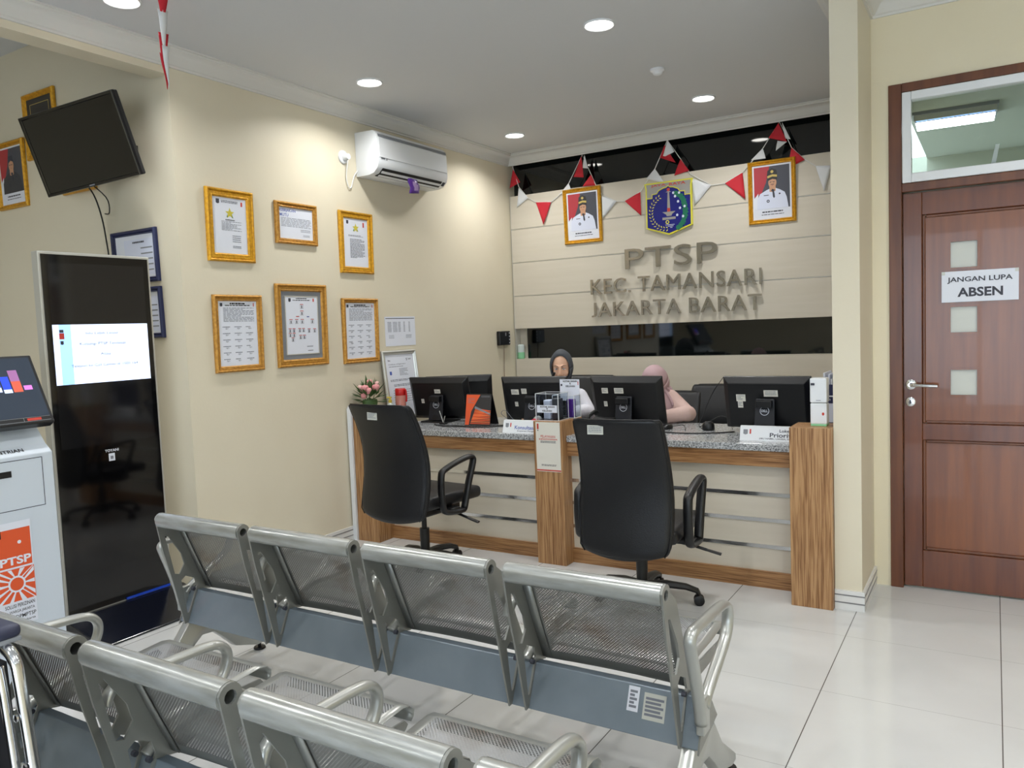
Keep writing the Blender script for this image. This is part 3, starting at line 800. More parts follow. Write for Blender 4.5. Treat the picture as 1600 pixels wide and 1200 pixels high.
def d_star_b(b, w, h, y):
    crest(b, -.68*w, .85*h, .011, y, 0); b.quad(.6*w, .72*w, .68*h, .88*h, y, 2); star(b, .0, .62*h, .034, y, 3)
    b.poly([(-.22*w, .5*h), (-.14*w, .48*h), (-.15*w, .6*h)], y-.0001, 5); b.poly([(.22*w, .48*h), (.14*w, .5*h), (.12*w, .6*h)], y-.0001, 5)
    b.lines(-.62*w, .6*w, .24*h, .32*h, y, 2, 0, .4, .5); b.lines(-.5*w, .72*w, -.66*h, .16*h, y, 17, 0, .42, .25)
def d_sign(b, w, h, y, seed=1):
    crest(b, -.84*w, .9*h, .009, y, 0); b.quad(.82*w, .87*w, .84*h, .95*h, y, 2); b.lines(-.4*w, .4*w, .9*h, .95*h, y, 1, 6, .9, 0); b.lines(-.65*w, .65*w, .855*h, .885*h, y, 1, 6, .9, 0)
    b.lines(-.75*w, .85*w, .35*h, .80*h, y, 11, 1, .42, .2)
    for c in range(3):
        for r in range(6):
            x = (-.62+.6*c)*w; z = (.2-.2*r)*h
            b.lines(x-.2*w, x+.18*w, z-.01*h, z+.02*h, y, 1, 1, .8, .2)
            b.tube([(x-.06*w, y, z-.06*h), (x-.02*w, y, z-.02*h), (x, y, z-.07*h), (x+.05*w, y, z-.03*h), (x+.09*w, y, z-.055*h)], .0007, 4, 0)
def d_org(b, w, h, y):
    crest(b, -.74*w, .9*h, .010, y, 0); b.quad(.72*w, .8*w, .84*h, .95*h, y, 2); b.lines(-.35*w, .35*w, .93*h, .96*h, y, 1, 6, .9, 0); b.lines(-.55*w, .55*w, .87*h, .9*h, y, 1, 6, .9, 0)
    def card(x, z, cw=.1, chh=.07):
        for q in ((x-cw*w, x-cw*w+.0015, z-chh*h, z+chh*h), (x+cw*w-.0015, x+cw*w, z-chh*h, z+chh*h), (x-cw*w, x+cw*w, z-chh*h, z-chh*h+.0015)): b.quad(*q, y, 1)
        b.disc(x, z+.02*h, .035*w, .028*h, y, 0, 10); b.quad(x-.035*w, x+.035*w, z-.05*h, z-.01*h, y-.0001, 0); b.quad(x-cw*w, x+cw*w, z+chh*h, z+chh*h+.022*h, y, 2)
    card(0, .66*h); card(0, .43*h)
    b.quad(-.38*w, -.18*w, .30*h, .33*h, y, 2); b.quad(.3*w, .46*w, .29*h, .32*h, y, 4)
    for x in (-.7, -.35, 0, .65): card(x*w, .13*h)
    for x, z in ((-.78, -.18), (-.54, -.18), (-.78, -.34), (-.54, -.34), (-.62, -.5), (-.18, -.18), (.06, -.18), (-.14, -.42), (.1, -.42), (.42, -.2), (.78, -.2)): card(x*w, z*h, .09, .06)
    b.lines(.25*w, .65*w, -.78*h, -.74*h, y, 1, 1, .8, 0); b.lines(.3*w, .65*w, -.92*h, -.89*h, y, 1, 0, .8, 0)
g1 = 'gold framed certificates on the left wall'
def lw(y0, y1, z0, z1): return (XL+.002, (y0+y1)/2, (z0+z1)/2), y1-y0, z1-z0
l, w_, h_ = lw(3.022, 3.362, 1.912, 2.337); frame('framed_certificate', 'bright gold framed certificate with a star, top left of the wall group', 'picture', l, pi/2, w_, h_, 'gold', .050, d_star_a, IM, group=g1)
l, w_, h_ = lw(3.538, 3.896, 2.050, 2.317); frame('framed_certificate', 'small landscape gold framed paper headed KEBIJAKAN MUTU', 'picture', l, pi/2, w_, h_, 'gold_dark', .036, d_policy, IM, group=g1)
l, w_, h_ = lw(4.106, 4.447, 1.885, 2.317); frame('framed_certificate', 'gold framed certificate with a star, right of the landscape KEBIJAKAN MUTU frame', 'picture', l, pi/2, w_, h_, 'gold', .048, d_star_b, IM, group=g1)
l, w_, h_ = lw(3.025, 3.383, 1.256, 1.716); frame('framed_certificate', 'gold framed sheet of signatures, lower left of the wall group', 'picture', l, pi/2, w_, h_, 'gold_dark', .038, d_sign, IM, group=g1)
l, w_, h_ = lw(3.498, 3.941, 1.258, 1.793); frame('framed_chart', 'gold framed staff chart with a grey mount and small portrait boxes', 'picture', l, pi/2, w_, h_, 'gold_dark', .048, d_org, IM, mount=.035, group=g1)
l, w_, h_ = lw(4.092, 4.462, 1.248, 1.708); frame('framed_certificate', 'gold framed sheet of signatures, lower right, beside the loose white sheet', 'picture', l, pi/2, w_, h_, 'gold_dark', .034, d_sign, IM, group=g1)
# loose sheet and standing certificate
ls = thing('wall_sheet', 'loose white printed sheet with a table, fixed to the left wall above the silver frame', 'paper', (XL+.001, 4.73, 1.465), pi/2)
MB().box(-.18, .18, -.0015, 0, -.112, .11).build('sheet', 'paper', ls)
b = MB(); b.quad(-.17, .17, .094, .099, -.0021, 0)
for c in range(5): b.lines(-.15+c*.062, -.15+c*.062+(.045, .05, .03, .02, .02)[c], -.01, .07, -.0021, 9, 1, .4, 0)
b.lines(-.14, -.08, -.06, -.03, -.0021, 3, 1, .3, .2); b.lines(.06, .13, -.06, -.03, -.0021, 3, 1, .3, .2); b.build('printing', ['ink', 'ink_light'], ls, recalc=False)
def d_reg(b, w, h, y):
    b.text('bs', -.82*w, -.66*w, .80*h, .86*h, y, 0, .02); b.text('S', .46*w, .54*w, .80*h, .88*h, y, 0, .02); b.text('IAF', .62*w, .82*w, .82*h, .87*h, y, 0, .01)
    b.text('Certificate of Registration', -.82*w, .4*w, .67*h, .72*h, y, 0, .0); b.lines(-.8*w, .2*w, .60*h, .63*h, y, 1, 1, .6, 0)
    crest(b, -.72*w, .42*h, .012, y, 4); b.lines(-.1*w, .5*w, .30*h, .55*h, y, 6, 1, .4, .4); b.lines(-.8*w, .8*w, .12*h, .2*h, y, 2, 1, .5, .2); b.lines(-.6*w, .7*w, -.05*h, .04*h, y, 2, 1, .5, .2)
    b.lines(-.7*w, .8*w, -.6*h, -.15*h, y, 6, 1, .2, .3)
fr = frame('standing_frame', 'silver framed registration certificate standing on the counter against the left wall', 'picture', (-3.845, 4.67, 1.055), pi/2, .40, .53, 'silver_rim', .034, d_reg, IM, tilt=-6, depth=.02)

# frames in the side hall
def d_dark(b, w, h, y):
    b.quad(-w, w, -h, h, y, 0)
    for q in ((-.75*w, .75*w, .78*h, .80*h), (-.75*w, -.72*w, -.8*h, .8*h), (.72*w, .75*w, -.8*h, .8*h)): b.quad(*q, y-.0003, 1)
    b.poly([(-.3*w, -.2*h), (0, .3*h), (.3*w, -.2*h)], y-.0003, 1)
frame('framed_print', 'small gold framed dark print high up behind the television', 'picture', (-5.165, YC-.002, 2.86), 0, .36, .41, 'gold', .035, d_dark, ['photo_dark', 'photo_gold'], group='gold frames in the side hall')
def portrait(cap=True, suit='photo_white', moust=False):
    def d(b, w, h, y):
        e = .0004
        zb = -.62*h
        b.quad(-.92*w, .92*w, zb, .94*h, y, 1)
        b.poly([(-.92*w, -.15*h), (-.92*w, .94*h), (-.1*w, .94*h), (-.3*w, .35*h), (-.55*w, -.05*h)], y-e, 0)
        b.poly([(-.92*w, -.2*h), (-.7*w, -.02*h), (-.75*w, zb), (-.92*w, zb)], y-2*e, 3)
        S = 2 if suit == 'photo_white' else 8
        b.poly([(-.78*w, zb), (-.76*w, -.25*h), (-.62*w, -.05*h), (-.28*w, .07*h), (-.05*w, .13*h), (.2*w, .12*h), (.42*w, .05*h), (.66*w, -.06*h), (.76*w, -.25*h), (.84*w, zb)], y-3*e, S)
        b.poly([(-.12*w, .0), (.06*w, -.02*h), (.2*w, .02*h), (.2*w, .2*h), (-.12*w, .2*h)], y-4*e, 4)
        b.disc(.04*w, .33*h, .21*w, .20*h, y-5*e, 4, 20)
        b.poly([(-.04*w, .03*h), (.1*w, -.03*h), (.16*w, .06*h), (.02*w, .10*h)], y-6*e, 6); b.poly([(.03*w, .02*h), (.12*w, .02*h), (.16*w, -.2*h), (.10*w, -.25*h), (.05*w, -.18*h)], y-6*e, 6)
        if cap:
            b.poly([(-.2*w, .40*h), (-.24*w, .58*h), (-.2*w, .78*h), (.02*w, .86*h), (.26*w, .78*h), (.3*w, .6*h), (.28*w, .42*h), (.04*w, .46*h)], y-6*e, 5)
            b.poly([(-.2*w, .50*h), (.04*w, .55*h), (.28*w, .52*h), (.29*w, .60*h), (.04*w, .63*h), (-.22*w, .58*h)], y-7*e, 7)
            b.disc(.03*w, .73*h, .08*w, .055*h, y-7*e, 7, 10)
        else:
            b.poly([(-.17*w, .42*h), (-.15*w, .66*h), (.2*w, .68*h), (.24*w, .44*h), (.04*w, .50*h)], y-6*e, 6)
        b.quad(-.10*w, -.02*w, .335*h, .355*h, y-7*e, 6); b.quad(.07*w, .15*w, .335*h, .355*h, y-7*e, 6)
        b.quad(-.12*w, .19*w, .362*h, .370*h, y-7*e, 6)
        b.poly([(-.02*w, .24*h), (.04*w, .22*h), (.11*w, .24*h), (.04*w, .235*h+.012*h)], y-7*e, 9)
        if moust: b.quad(-.05*w, .13*w, .255*h, .275*h, y-8*e, 6)
        b.quad(-.42*w, -.16*w, -.13*h, -.105*h, y-6*e, 6); b.ring(-.2*w, -.34*h, .035*w, .08*w, y-6*e, 6, 12); b.disc(.4*w, -.1*h, .05*w, .03*h, y-6*e, 6, 8)
        b.lines(-.52*w, .55*w, -.76*h, -.71*h, y-e, 1, 6, .9, 0); b.lines(-.56*w, .6*w, -.85*h, -.82*h, y-e, 1, 6, .8, 0)
    return d
PM = ['photo_red', 'photo_grey', 'photo_white', 'paper', 'skin_photo', 'photo_dark', 'ink', 'photo_gold', 'photo_suit', 'lips']
frame('framed_portrait', 'gold framed portrait of a person in dark suit, left of the television', 'picture', (-5.56, YC-.002, 2.595), 0, .36, .435, 'gold', .033, portrait(False, 'suit'), PM, group='gold frames in the side hall')
frame('framed_print', 'gold framed picture mostly hidden behind the television, only its lower edge showing', 'picture', (-4.795, YC-.002, 2.60), 0, .35, .42, 'gold', .035, d_dark, ['photo_dark', 'photo_gold'], group='gold frames in the side hall')
def d_blue(b, w, h, y):
    b.quad(-.55*w, .95*w, -.9*h, .8*h, y, 0); b.lines(-.1*w, .5*w, .6*h, .7*h, y-.0004, 1, 2, .8, 0)
    for k in range(5): b.quad(.3*w, .9*w, -.7*h+.26*k*h, -.64*h+.26*k*h, y-.0004, 1)
    b.text('14', -.45*w, -.15*w, -.6*h, -.2*h, y-.0004, 2, .01)
frame('framed_document', 'navy framed document on the pale wall right of the tall display, upper one', 'picture', (-4.28, YC-.002, 1.955), 0, .425, .305, 'box_blue', .03, d_blue, ['photo_white', 'laptop_grey', 'ink'], group='navy frames beside the tall display')
frame('framed_document', 'navy framed document mostly hidden behind the tall display, lower one', 'picture', (-4.27, YC-.002, 1.625), 0, .425, .295, 'box_blue', .03, d_blue, ['photo_white', 'laptop_grey', 'ink'], group='navy frames beside the tall display')
# official portraits on the feature wall
gp = 'gold framed official portraits on the feature wall'
o1 = frame('framed_portrait', 'gold framed portrait of a clean-shaven person in white uniform, left of the shield', 'picture', (-3.122, YB-.003, 2.426), 0, .372, .484, 'gold', .034, portrait(), PM, group=gp, tilt=2, depth=.026)
o2 = frame('framed_portrait', 'gold framed portrait of a moustached person in white uniform, right of the shield', 'picture', (-1.482, YB-.003, 2.435), 0, .362, .484, 'gold', .034, portrait(moust=True), PM, group=gp, tilt=2, depth=.026)

# ------------------------------------------------------------------ shield
sh = thing('city_shield', 'blue and yellow enamelled shield reading JAYA RAYA above the steel letters', 'emblem', (-2.318, YB, 2.40))
ol = [(-.2, -.155), (0, -.222), (.2, -.155), (.2, .17), (.212, .222), (-.212, .222), (-.2, .17)]
MB().prism(ol, 'y', -.028, -.001, bev=.002).build('plate', 'shield_yellow', sh)
def inset(k, dz=0): return [(x*k, z*k) for x, z in ol]
e = .0006; y0 = -.0286
b = MB(); b.poly([(-.188, -.147), (0, -.208), (.188, -.147), (.188, .17), (.194, .210), (-.194, .210), (-.188, .17)], y0, 0); b.build('ground', 'shield_grey', sh, recalc=False)
arch = [(-.188, .10), (-.14, .10), (-.14, .125), (-.095, .125)]+[(.095*cos(radians(180-a)), .125+.052*sin(radians(180-a))*1) for a in (20, 45, 70)]+[(0, .192)]
arch = [(-.188, .095), (-.142, .095), (-.142, .125), (-.10, .128), (-.085, .150), (-.045, .168), (-.018, .172), (0, .184)]
arch += [(-x, z) for x, z in arch[::-1][1:]]
b = MB(); b.poly([(-.188, -.147), (0, -.208), (.188, -.147)]+arch[::-1], y0-e, 0)
b.build('field', 'shield_blue', sh, recalc=False)
b = MB(); b.tube([(x, y0-e, z) for x, z in arch], .0045, 6); b.build('border', 'shield_yellow', sh)
b = MB(); b.text('JAYA', -.15, -.02, .182, .205, y0-2*e, 0, .02); b.build('lettering', 'red_ink', sh, recalc=False)
b = MB(); b.text('RAYA', .01, .15, .182, .205, y0-2*e, 0, .02); b.build('lettering', 'red_ink', sh, recalc=False)
b = MB(); y1 = y0-3*e
b.poly([(-.012, -.03), (.016, -.03), (.009, .13), (-.005, .13)], y1, 0); b.poly([(-.022, .13), (.026, .13), (.014, .138), (-.010, .138)], y1, 0); b.disc(.002, .152, .014, .014, y1, 1, 12)
b.poly([(-.055, -.030), (.06, -.030), (.03, -.052), (.024, -.066), (-.016, -.066), (-.022, -.052)], y1, 0); b.quad(-.055, .06, -.095, -.075, y1, 0); b.quad(-.01, .014, -.03, .0, y1-e, 1)
b.build('monument', ['shield_grey', 'red_ink'], sh, recalc=False)
b = MB()
for k in range(15):
    a = radians(118+k*11.2); cx_, cz_ = -.02+.135*cos(a), -.03+.140*sin(a)
    for sgn in (1, -1):
        dr = a+pi/2+sgn*.75; px_, pz_ = cx_+.004*cos(a)*sgn, cz_+.004*sin(a)*sgn
        t1 = (px_-.024*cos(dr)*-1*-1, pz_-.024*sin(dr)); n_ = (-sin(dr)*.0045, cos(dr)*.0045)
        b.poly([(px_, pz_), ((px_+t1[0])/2+n_[0], (pz_+t1[1])/2+n_[1]), t1, ((px_+t1[0])/2-n_[0], (pz_+t1[1])/2-n_[1])], y1, 0)
for k in range(3): b.quad(-.03+.02*k, .05-.01*k, -.14-.012*k, -.136-.012*k, y1, 1)
b.ring(-.012, -.115, .009, .016, y1-e, 0, 14)
b.build('rice_ear', ['shield_yellow', 'photo_white'], sh, recalc=False)
b = MB()
rr = random.Random(3)
for k in range(15):
    a = radians(70-k*9.5); cx_, cz_ = .03+.115*cos(a), -.03+.155*sin(a); q = rr.random()*6
    b.poly([(cx_+.022*cos(q+j*2*pi/7)*(1+.35*(j % 2)), cz_+.018*sin(q+j*2*pi/7)*(1+.3*(j % 2))) for j in range(7)], y1-.0001*k, 0)
for cx_, cz_ in ((.045, .12), (.095, .115), (.06, .09), (.085, .045), (.10, -.01), (.14, .0), (.075, -.065), (.125, -.08)): b.disc(cx_, cz_, .010, .011, y1-.003, 1, 10)
b.build('cotton_branch', ['green', 'photo_white'], sh, recalc=False)

# ------------------------------------------------------------------ steel letters
def letters(word_rows):
    for txt, x0, x1, z0, z1, rowname in word_rows:
        # measure advance widths
        vs, fs = text_geo(txt, .0)
        cu = bpy.data.curves.new('m', 'FONT'); widths = []
        o = bpy.data.objects.new('m', cu); COL.objects.link(o)
        def bounds(s):
            cu.body = s; bpy.context.view_layer.update(); dg = bpy.context.evaluated_depsgraph_get(); me = o.evaluated_get(dg).to_mesh()
            r = (min(v.co.x for v in me.vertices), max(v.co.x for v in me.vertices)) if len(me.vertices) else (0, 0); o.evaluated_get(dg).to_mesh_clear(); return r
        tot0, tot1 = bounds(txt); pos = []
        for i, ch in enumerate(txt):
            if ch == ' ': continue
            _, r1 = bounds(txt[:i+1]); g0, g1 = bounds(ch)
            pos.append((ch, r1-(g1-g0), r1, i))
        bpy.data.objects.remove(o)
        k = (x1-x0)/(tot1-tot0); nth = {}
        for ch, a, c, i in pos:
            nth[ch] = nth.get(ch, 0)+1; total = txt.count(ch)
            ordn = ('first', 'second', 'third', 'fourth', 'fifth')[nth[ch]-1]
            nm = 'full stop' if ch == '.' else 'letter '+ch
            if total > 1: lb = f'brushed steel {nm}, {ordn} one in the {rowname} of the wall sign'
            else: lb = f'brushed steel {nm} in the {rowname} of the wall sign'
            xa = x0+(a-tot0)*k; xb = x0+(c-tot0)*k; xm = (xa+xb)/2
            hh = z1-z0
            zt = z1 if ch != '.' else z0+hh*.16
            dy = .0; g = 'steel letters of the wall sign'
            mb = MB(); w2 = (xb-xa)/2-.002; mb.text(ch, -w2, w2, 0, zt-z0, -.034, 0, 0, depth=.022)
            o_ = mb.build('sign_letter', 'steel', None); o_.location = (xm, YB-.0, z0); tag(o_, lb, 'letter', g)
            # stand-off studs
            st = MB()
            st.tube([(0, -.014, (zt-z0)*.5), (0, .002, (zt-z0)*.5)], .003, 6); st.build('stud', 'steel', o_)
letters([('PTSP', -2.724, -1.912, 1.922, 2.092, 'top line'), ('KEC. TAMANSARI', -3.058, -1.567, 1.722, 1.852, 'middle line'), ('JAKARTA BARAT', -3.056, -1.569, 1.522, 1.648, 'bottom line')])

# ------------------------------------------------------------------ bunting
bt = thing('bunting', 'string of red and white triangular pennants along the top of the feature wall', 'bunting', (-2.4, 6.405, 2.95))
TR = [('r', (-3.822, 2.926), (-3.865, 2.757), (-3.752, 2.8)), ('w', (-3.768, 2.75), (-3.676, 2.645), (-3.797, 2.572)), ('r', (-3.59, 2.595), (-3.434, 2.582), (-3.518, 2.384)), ('w', (-3.249, 2.724), (-3.35, 2.635), (-3.214, 2.641)), ('r', (-3.114, 2.946), (-3.196, 2.773), (-3.096, 2.755)), ('w', (-3.082, 2.95), (-3.05, 2.826), (-3.105, 2.839)), ('r', (-3.027, 2.773), (-3.111, 2.679), (-2.981, 2.673)), ('w', (-2.929, 2.573), (-2.792, 2.513), (-2.93, 2.38)), ('r', (-2.714, 2.504), (-2.572, 2.568), (-2.566, 2.363)), ('w', (-2.435, 2.742), (-2.517, 2.668), (-2.349, 2.609)), ('r', (-2.346, 2.923), (-2.388, 2.824), (-2.25, 2.763)), ('w', (-2.316, 2.96), (-2.259, 2.853), (-2.365, 2.821)), ('r', (-2.211, 2.789), (-2.138, 2.685), (-2.27, 2.661)), ('w', (-2.118, 2.621), (-1.96, 2.544), (-2.102, 2.396)), ('r', (-1.846, 2.544), (-1.707, 2.611), (-1.687, 2.399)), ('w', (-1.545, 2.776), (-1.64, 2.697), (-1.522, 2.694)), ('r', (-1.423, 2.95), (-1.5, 2.847), (-1.361, 2.797)), ('w', (-1.397, 2.952), (-1.333, 2.811), (-1.375, 2.823)), ('w', (-1.433, 2.817), (-1.361, 2.797), (-1.448, 2.742)), ('r', (-1.329, 2.748), (-1.232, 2.643), (-1.36, 2.598)), ('w', (-1.156, 2.585), (-1.041, 2.573), (-1.097, 2.387))]
SP = [(-3.828, 2.95), (-3.767, 2.756), (-3.676, 2.645), (-3.59, 2.595), (-3.431, 2.582), (-3.35, 2.629), (-3.249, 2.724), (-3.107, 2.955), (-3.027, 2.773), (-2.981, 2.668), (-2.923, 2.578), (-2.792, 2.513), (-2.714, 2.504), (-2.572, 2.568), (-2.435, 2.742), (-2.321, 2.96), (-2.211, 2.789), (-2.128, 2.653), (-1.96, 2.544), (-1.846, 2.544), (-1.701, 2.616), (-1.545, 2.776), (-1.416, 2.957), (-1.329, 2.748), (-1.232, 2.643), (-1.154, 2.584), (-1.041, 2.573)]
# (the string runs just in front of the panels; pennants hang a little off it and are creased)
MB().tube([(x+2.4, 0, z-2.95) for x, z in SP], .0035, 6).build('string', 'cord_white', bt)
rr = random.Random(11)
for i, (c, p0, p1, p2) in enumerate(TR):
    n = 5; rows = []
    for a in range(n+1):
        row = []
        for q in range(n+1):
            u = a/n; v = q/n
            x = p0[0]+(p1[0]-p0[0])*u*(1-v)+(p2[0]-p0[0])*u*v; z = p0[1]+(p1[1]-p0[1])*u*(1-v)+(p2[1]-p0[1])*u*v
            row.append((x+2.4, -.004-.005*sin(3*u+2*v+i)*u-.001*(i % 3), z-2.95))
        rows.append(row)
    b = MB(); b.sheet(rows)
    bmesh.ops.remove_doubles(b.bm, verts=b.bm.verts[:], dist=1e-5)
    b.build('pennant', 'red_cloth' if c == 'r' else 'white_cloth', bt, solid=.001, recalc=False)
# strand hanging from the ceiling near the beam, seen edge on
sd = thing('bunting_strand', 'narrow red and white flags seen edge-on, hanging from the ceiling near the beam', 'bunting', (-3.22, 2.35, CEIL))
MB().tube([(0, 0, 0), (.004, 0, -.12), (-.006, .004, -.25), (.0, 0, -.36)], .002, 6).build('string', 'cord_white', sd)
for i, (c, z0, z1, w0, dx) in enumerate([('red_cloth', -.01, -.16, .030, .004), ('white_cloth', -.10, -.30, .022, .0), ('red_cloth', -.20, -.40, .022, -.006), ('white_cloth', -.26, -.445, .016, .008), ('red_cloth', -.29, -.45, .020, -.003)]):
    rows = []
    for a in range(7):
        u = a/6; ww = w0*(1-u*.95)
        rows.append([(dx+ww*.30*q+.004*sin(5*u+i), ww*q*2.2, z0+(z1-z0)*u) for q in (-.5, 0, .5)])
    MB().sheet(rows).build('pennant', c, sd, solid=.001, recalc=False)

# ------------------------------------------------------------------ air conditioner
ac = thing('air_conditioner', 'white wall-mounted split air conditioner high on the left wall', 'air conditioner', (XL+.0015, 4.735, 2.57), pi/2)
pr = [(0, 0), (-.12, .0), (-.165, .012), (-.200, .045), (-.212, .09), (-.208, .25), (-.196, .285), (-.17, .305), (0, .31)]
MB().prism(pr, 'x', -.41, .41, bev=.004).build('body', 'white_plastic', ac, smooth=SM)
MB().prism([(-.2115, .115), (-.2165, .115), (-.2125, .248), (-.207, .25)], 'x', -.40, .40).build('front_panel', 'white_plastic', ac)
MB().prism([(-.2085, .256), (-.2125, .256), (-.206, .276), (-.202, .276)], 'x', -.40, .40).build('intake_strip', 'laptop_grey', ac)
MB().prism([(-.128, .0005), (-.168, .010), (-.203, .043), (-.2065, .043), (-.172, .004), (-.13, -.0025)], 'x', -.36, .34).build('air_outlet', 'cord_black', ac)
v = MB().prism([(-.150, -.004), (-.193, .026), (-.196, .024), (-.152, -.007)], 'x', -.355, .335).build('louvre', 'white_plastic', ac)
b = MB(); b.quad(-.385, -.345, .105, .112, -.2165, 0) ; b.quad(-.33, -.322, .098, .112, -.2165, 0); b.build('badge', 'ink', ac, recalc=False)
MB().prism([(-.176, .018), (-.2, .042), (-.202, .041), (-.178, .016)], 'x', .36, .39).build('display', 'ink', ac)
fr_ = thing('air_freshener', 'purple foil air freshener sachet hanging from the air conditioner outlet', 'air freshener', (-3.705, 4.745, 2.545), pi/2)
b = MB(); n = 6
rows = [[((q/n-.5)*.11+.012*sin(a), -.004-.010*sin(pi*q/n)*sin(pi*a/n)+.004*sin(a*2+q), -.065+.125*a/n+.012*(q/n)) for q in range(n+1)] for a in range(n+1)]
b.sheet(rows, mfun=lambda a, q: 1 if 1 < q < 5 and 0 < a < 4 and not (a == 3 and q == 4) else 0); b.build('sachet', ['purple', 'lilac'], fr_, solid=.006)
MB().tube([(.0, -.004, .055), (.0, .0, .085), (-.004, .012, .075)], .0025, 6).build('hook', 'white_plastic', fr_)
so = thing('wall_socket', 'white wall socket with round plug left of the air conditioner', 'socket', (XL+.001, 4.195, 2.69), pi/2)
MB().lathe([(.046, 0), (.046, -.008), (.04, -.014), (.001, -.014)], axis='y', seg=24).build('plate', 'white_plastic', so, smooth=SM)
MB().lathe([(.024, -.013), (.026, -.03), (.02, -.052), (.001, -.054)], (.004, 0, -.002), axis='y', seg=16).build('plug', 'white_plastic', so, smooth=SM)
MB().tube(catmull([(.004, -.045, -.02), (.006, -.03, -.07), (.01, -.015, -.14), (.03, -.012, -.2), (.055, -.012, -.205), (.075, -.012, -.16), (.10, -.012, -.11), (.135, -.012, -.075)], 5), .0038, 8).build('cord', 'cord_white', so, smooth=True)

# ------------------------------------------------------------------ router, bottle on the ledge
ro = thing('wifi_router', 'small black box with white indicator lights, low on the left wall by the back corner', 'router', (XL+.0015, 6.195, 1.365), pi/2)
MB().box(-.10, .08, -.04, 0, -.065, .065, bev=.008).build('case', 'plastic_black', ro)
for k in range(4): MB().box(.055, .066, -.0415, -.039, -.05+.03*k, -.04+.03*k).build('indicator', 'paper', ro)
MB().box(-.012, .006, -.0415, -.039, .02, .05).build('logo', 'laptop_grey', ro)
MB().tube(catmull([(0, -.015, -.065), (.002, -.010, -.2), (-.004, -.008, -.4), (.0, -.012, -.57)], 5), .0025, 6).build('cable', 'wood_frame', ro)
bo = thing('gel_bottle', 'pale plastic bottle half full of green liquid on the ledge of the dark strip', 'bottle', (XL+.045, YB+.04, 1.16))
MB().lathe([(.028, 0), (.032, .006), (.033, .012), (.033, .062), (.001, .062)], seg=20).build('liquid', 'liquid_green', bo, smooth=SM)
MB().lathe([(.033, .062), (.034, .11), (.031, .128), (.02, .137), (.001, .138)], seg=20).build('bottle_top', 'bottle_white', bo, smooth=SM)

# ------------------------------------------------------------------ television on its arm
tv = thing('television', 'flat black television tilted down on a wall arm above the tall display', 'television', (-4.292, 2.554, 2.544))
yw, pt_, ro_ = .164, -.294, .071
nrm = Vector((sin(yw)*cos(pt_), -cos(yw)*cos(pt_), sin(pt_))); rt = Vector((cos(yw), sin(yw), 0)); up_ = rt.cross(-nrm).normalized()
if up_.z < 0: up_ = -up_
Rr = (rt*cos(ro_)+up_*sin(ro_)); Uu = (-rt*sin(ro_)+up_*cos(ro_))
mx = Matrix.Identity(4)
for i in range(3): mx[i][0] = Rr[i]; mx[i][1] = -nrm[i]; mx[i][2] = Uu[i]
mx.translation = Vector((-4.292, 2.554, 2.544)); tv.matrix_world = mx
MB().box(-.365, .365, 0, .035, -.22, .22, bev=.008).box(-.25, .25, .03, .075, -.17, .12, bev=.012).build('case', 'plastic_black', tv)
rect_mould(MB(), .73, .44, [(0, .01), (0, -.008), (.004, -.012), (.014, -.010), (.018, -.004), (.018, .001)]).build('bezel', 'gloss_black', tv, smooth=radians(20))
MB().box(-.349, .349, -.003, .0, -.204, .204).build('screen', 'gloss_black', tv)
MB().box(-.02, .02, -.0125, -.008, -.215, -.208).build('logo', 'laptop_grey', tv)
# arm in tv space going back to the wall
wi = mx.inverted()
A0 = wi @ Vector((-4.26, 2.62, 2.52)); A1 = wi @ Vector((-4.235, 2.74, 2.50)); A2 = wi @ Vector((-4.235, YC-.012, 2.50))
MB().tube([A0, A1, A2], .016, 8).build('wall_arm', 'plastic_black', tv)
p = MB(); p.box(-.04, .04, -.012, 0, -.08, .08); p = p.xform(wi @ Matrix.Translation((-4.235, YC-.001, 2.50))); p.build('wall_plate', 'plastic_black', tv)
cpth = [Vector((-4.42, 2.62, 2.40)), Vector((-4.50, 2.74, 2.33)), Vector((-4.515, 2.79, 2.2)), Vector((-4.50, 2.80, 2.05)), Vector((-4.49, 2.81, 1.85)), Vector((-4.47, 2.81, 1.6))]
MB().tube([wi @ q for q in catmull(cpth, 5)], .0045, 8).build('cable', 'cord_black', tv)
cpth = [Vector((-4.40, 2.62, 2.40)), Vector((-4.38, 2.74, 2.30)), Vector((-4.42, 2.78, 2.22)), Vector((-4.48, 2.79, 2.22))]
MB().tube([wi @ q for q in catmull(cpth, 5)], .0035, 8).build('cable', 'cord_black', tv)

# ------------------------------------------------------------------ tall display kiosk
ks = thing('display_kiosk', 'tall black glass floor-standing display with silver rim and a lit blue-white panel', 'kiosk', (-3.95, 2.395, 0), pi/2)
MB().box(-.298, .298, .0, .055, .075, 1.918, bev=.006).build('rim', 'silver_rim', ks)
gl = MB().box(-.283, .283, -.004, .002, .093, 1.903).build('glass', 'gloss_black', ks)
MB().box(-.255, .255, -.0048, -.0035, .935, 1.862).build('screen', 'screen_dark', ks)
sc = MB(); sc.quad(-.255, .255, 1.257, 1.557, -.0054, 0); sc = sc.build('lit_panel', 'screen_white', ks, recalc=False)
b = MB(); b.quad(-.225, -.165, 1.257, 1.557, -.006, 0); b.build('side_band', 'screen_blue', sc, recalc=False)
b = MB(); b.quad(-.225, -.20, 1.485, 1.515, -.0066, 1); b.quad(-.223, -.202, 1.517, 1.532, -.0066, 0); crest(b, -.213, 1.468, .008, -.0066, 0); b.build('logo', ['ink', 'red_ink'], sc, recalc=False)
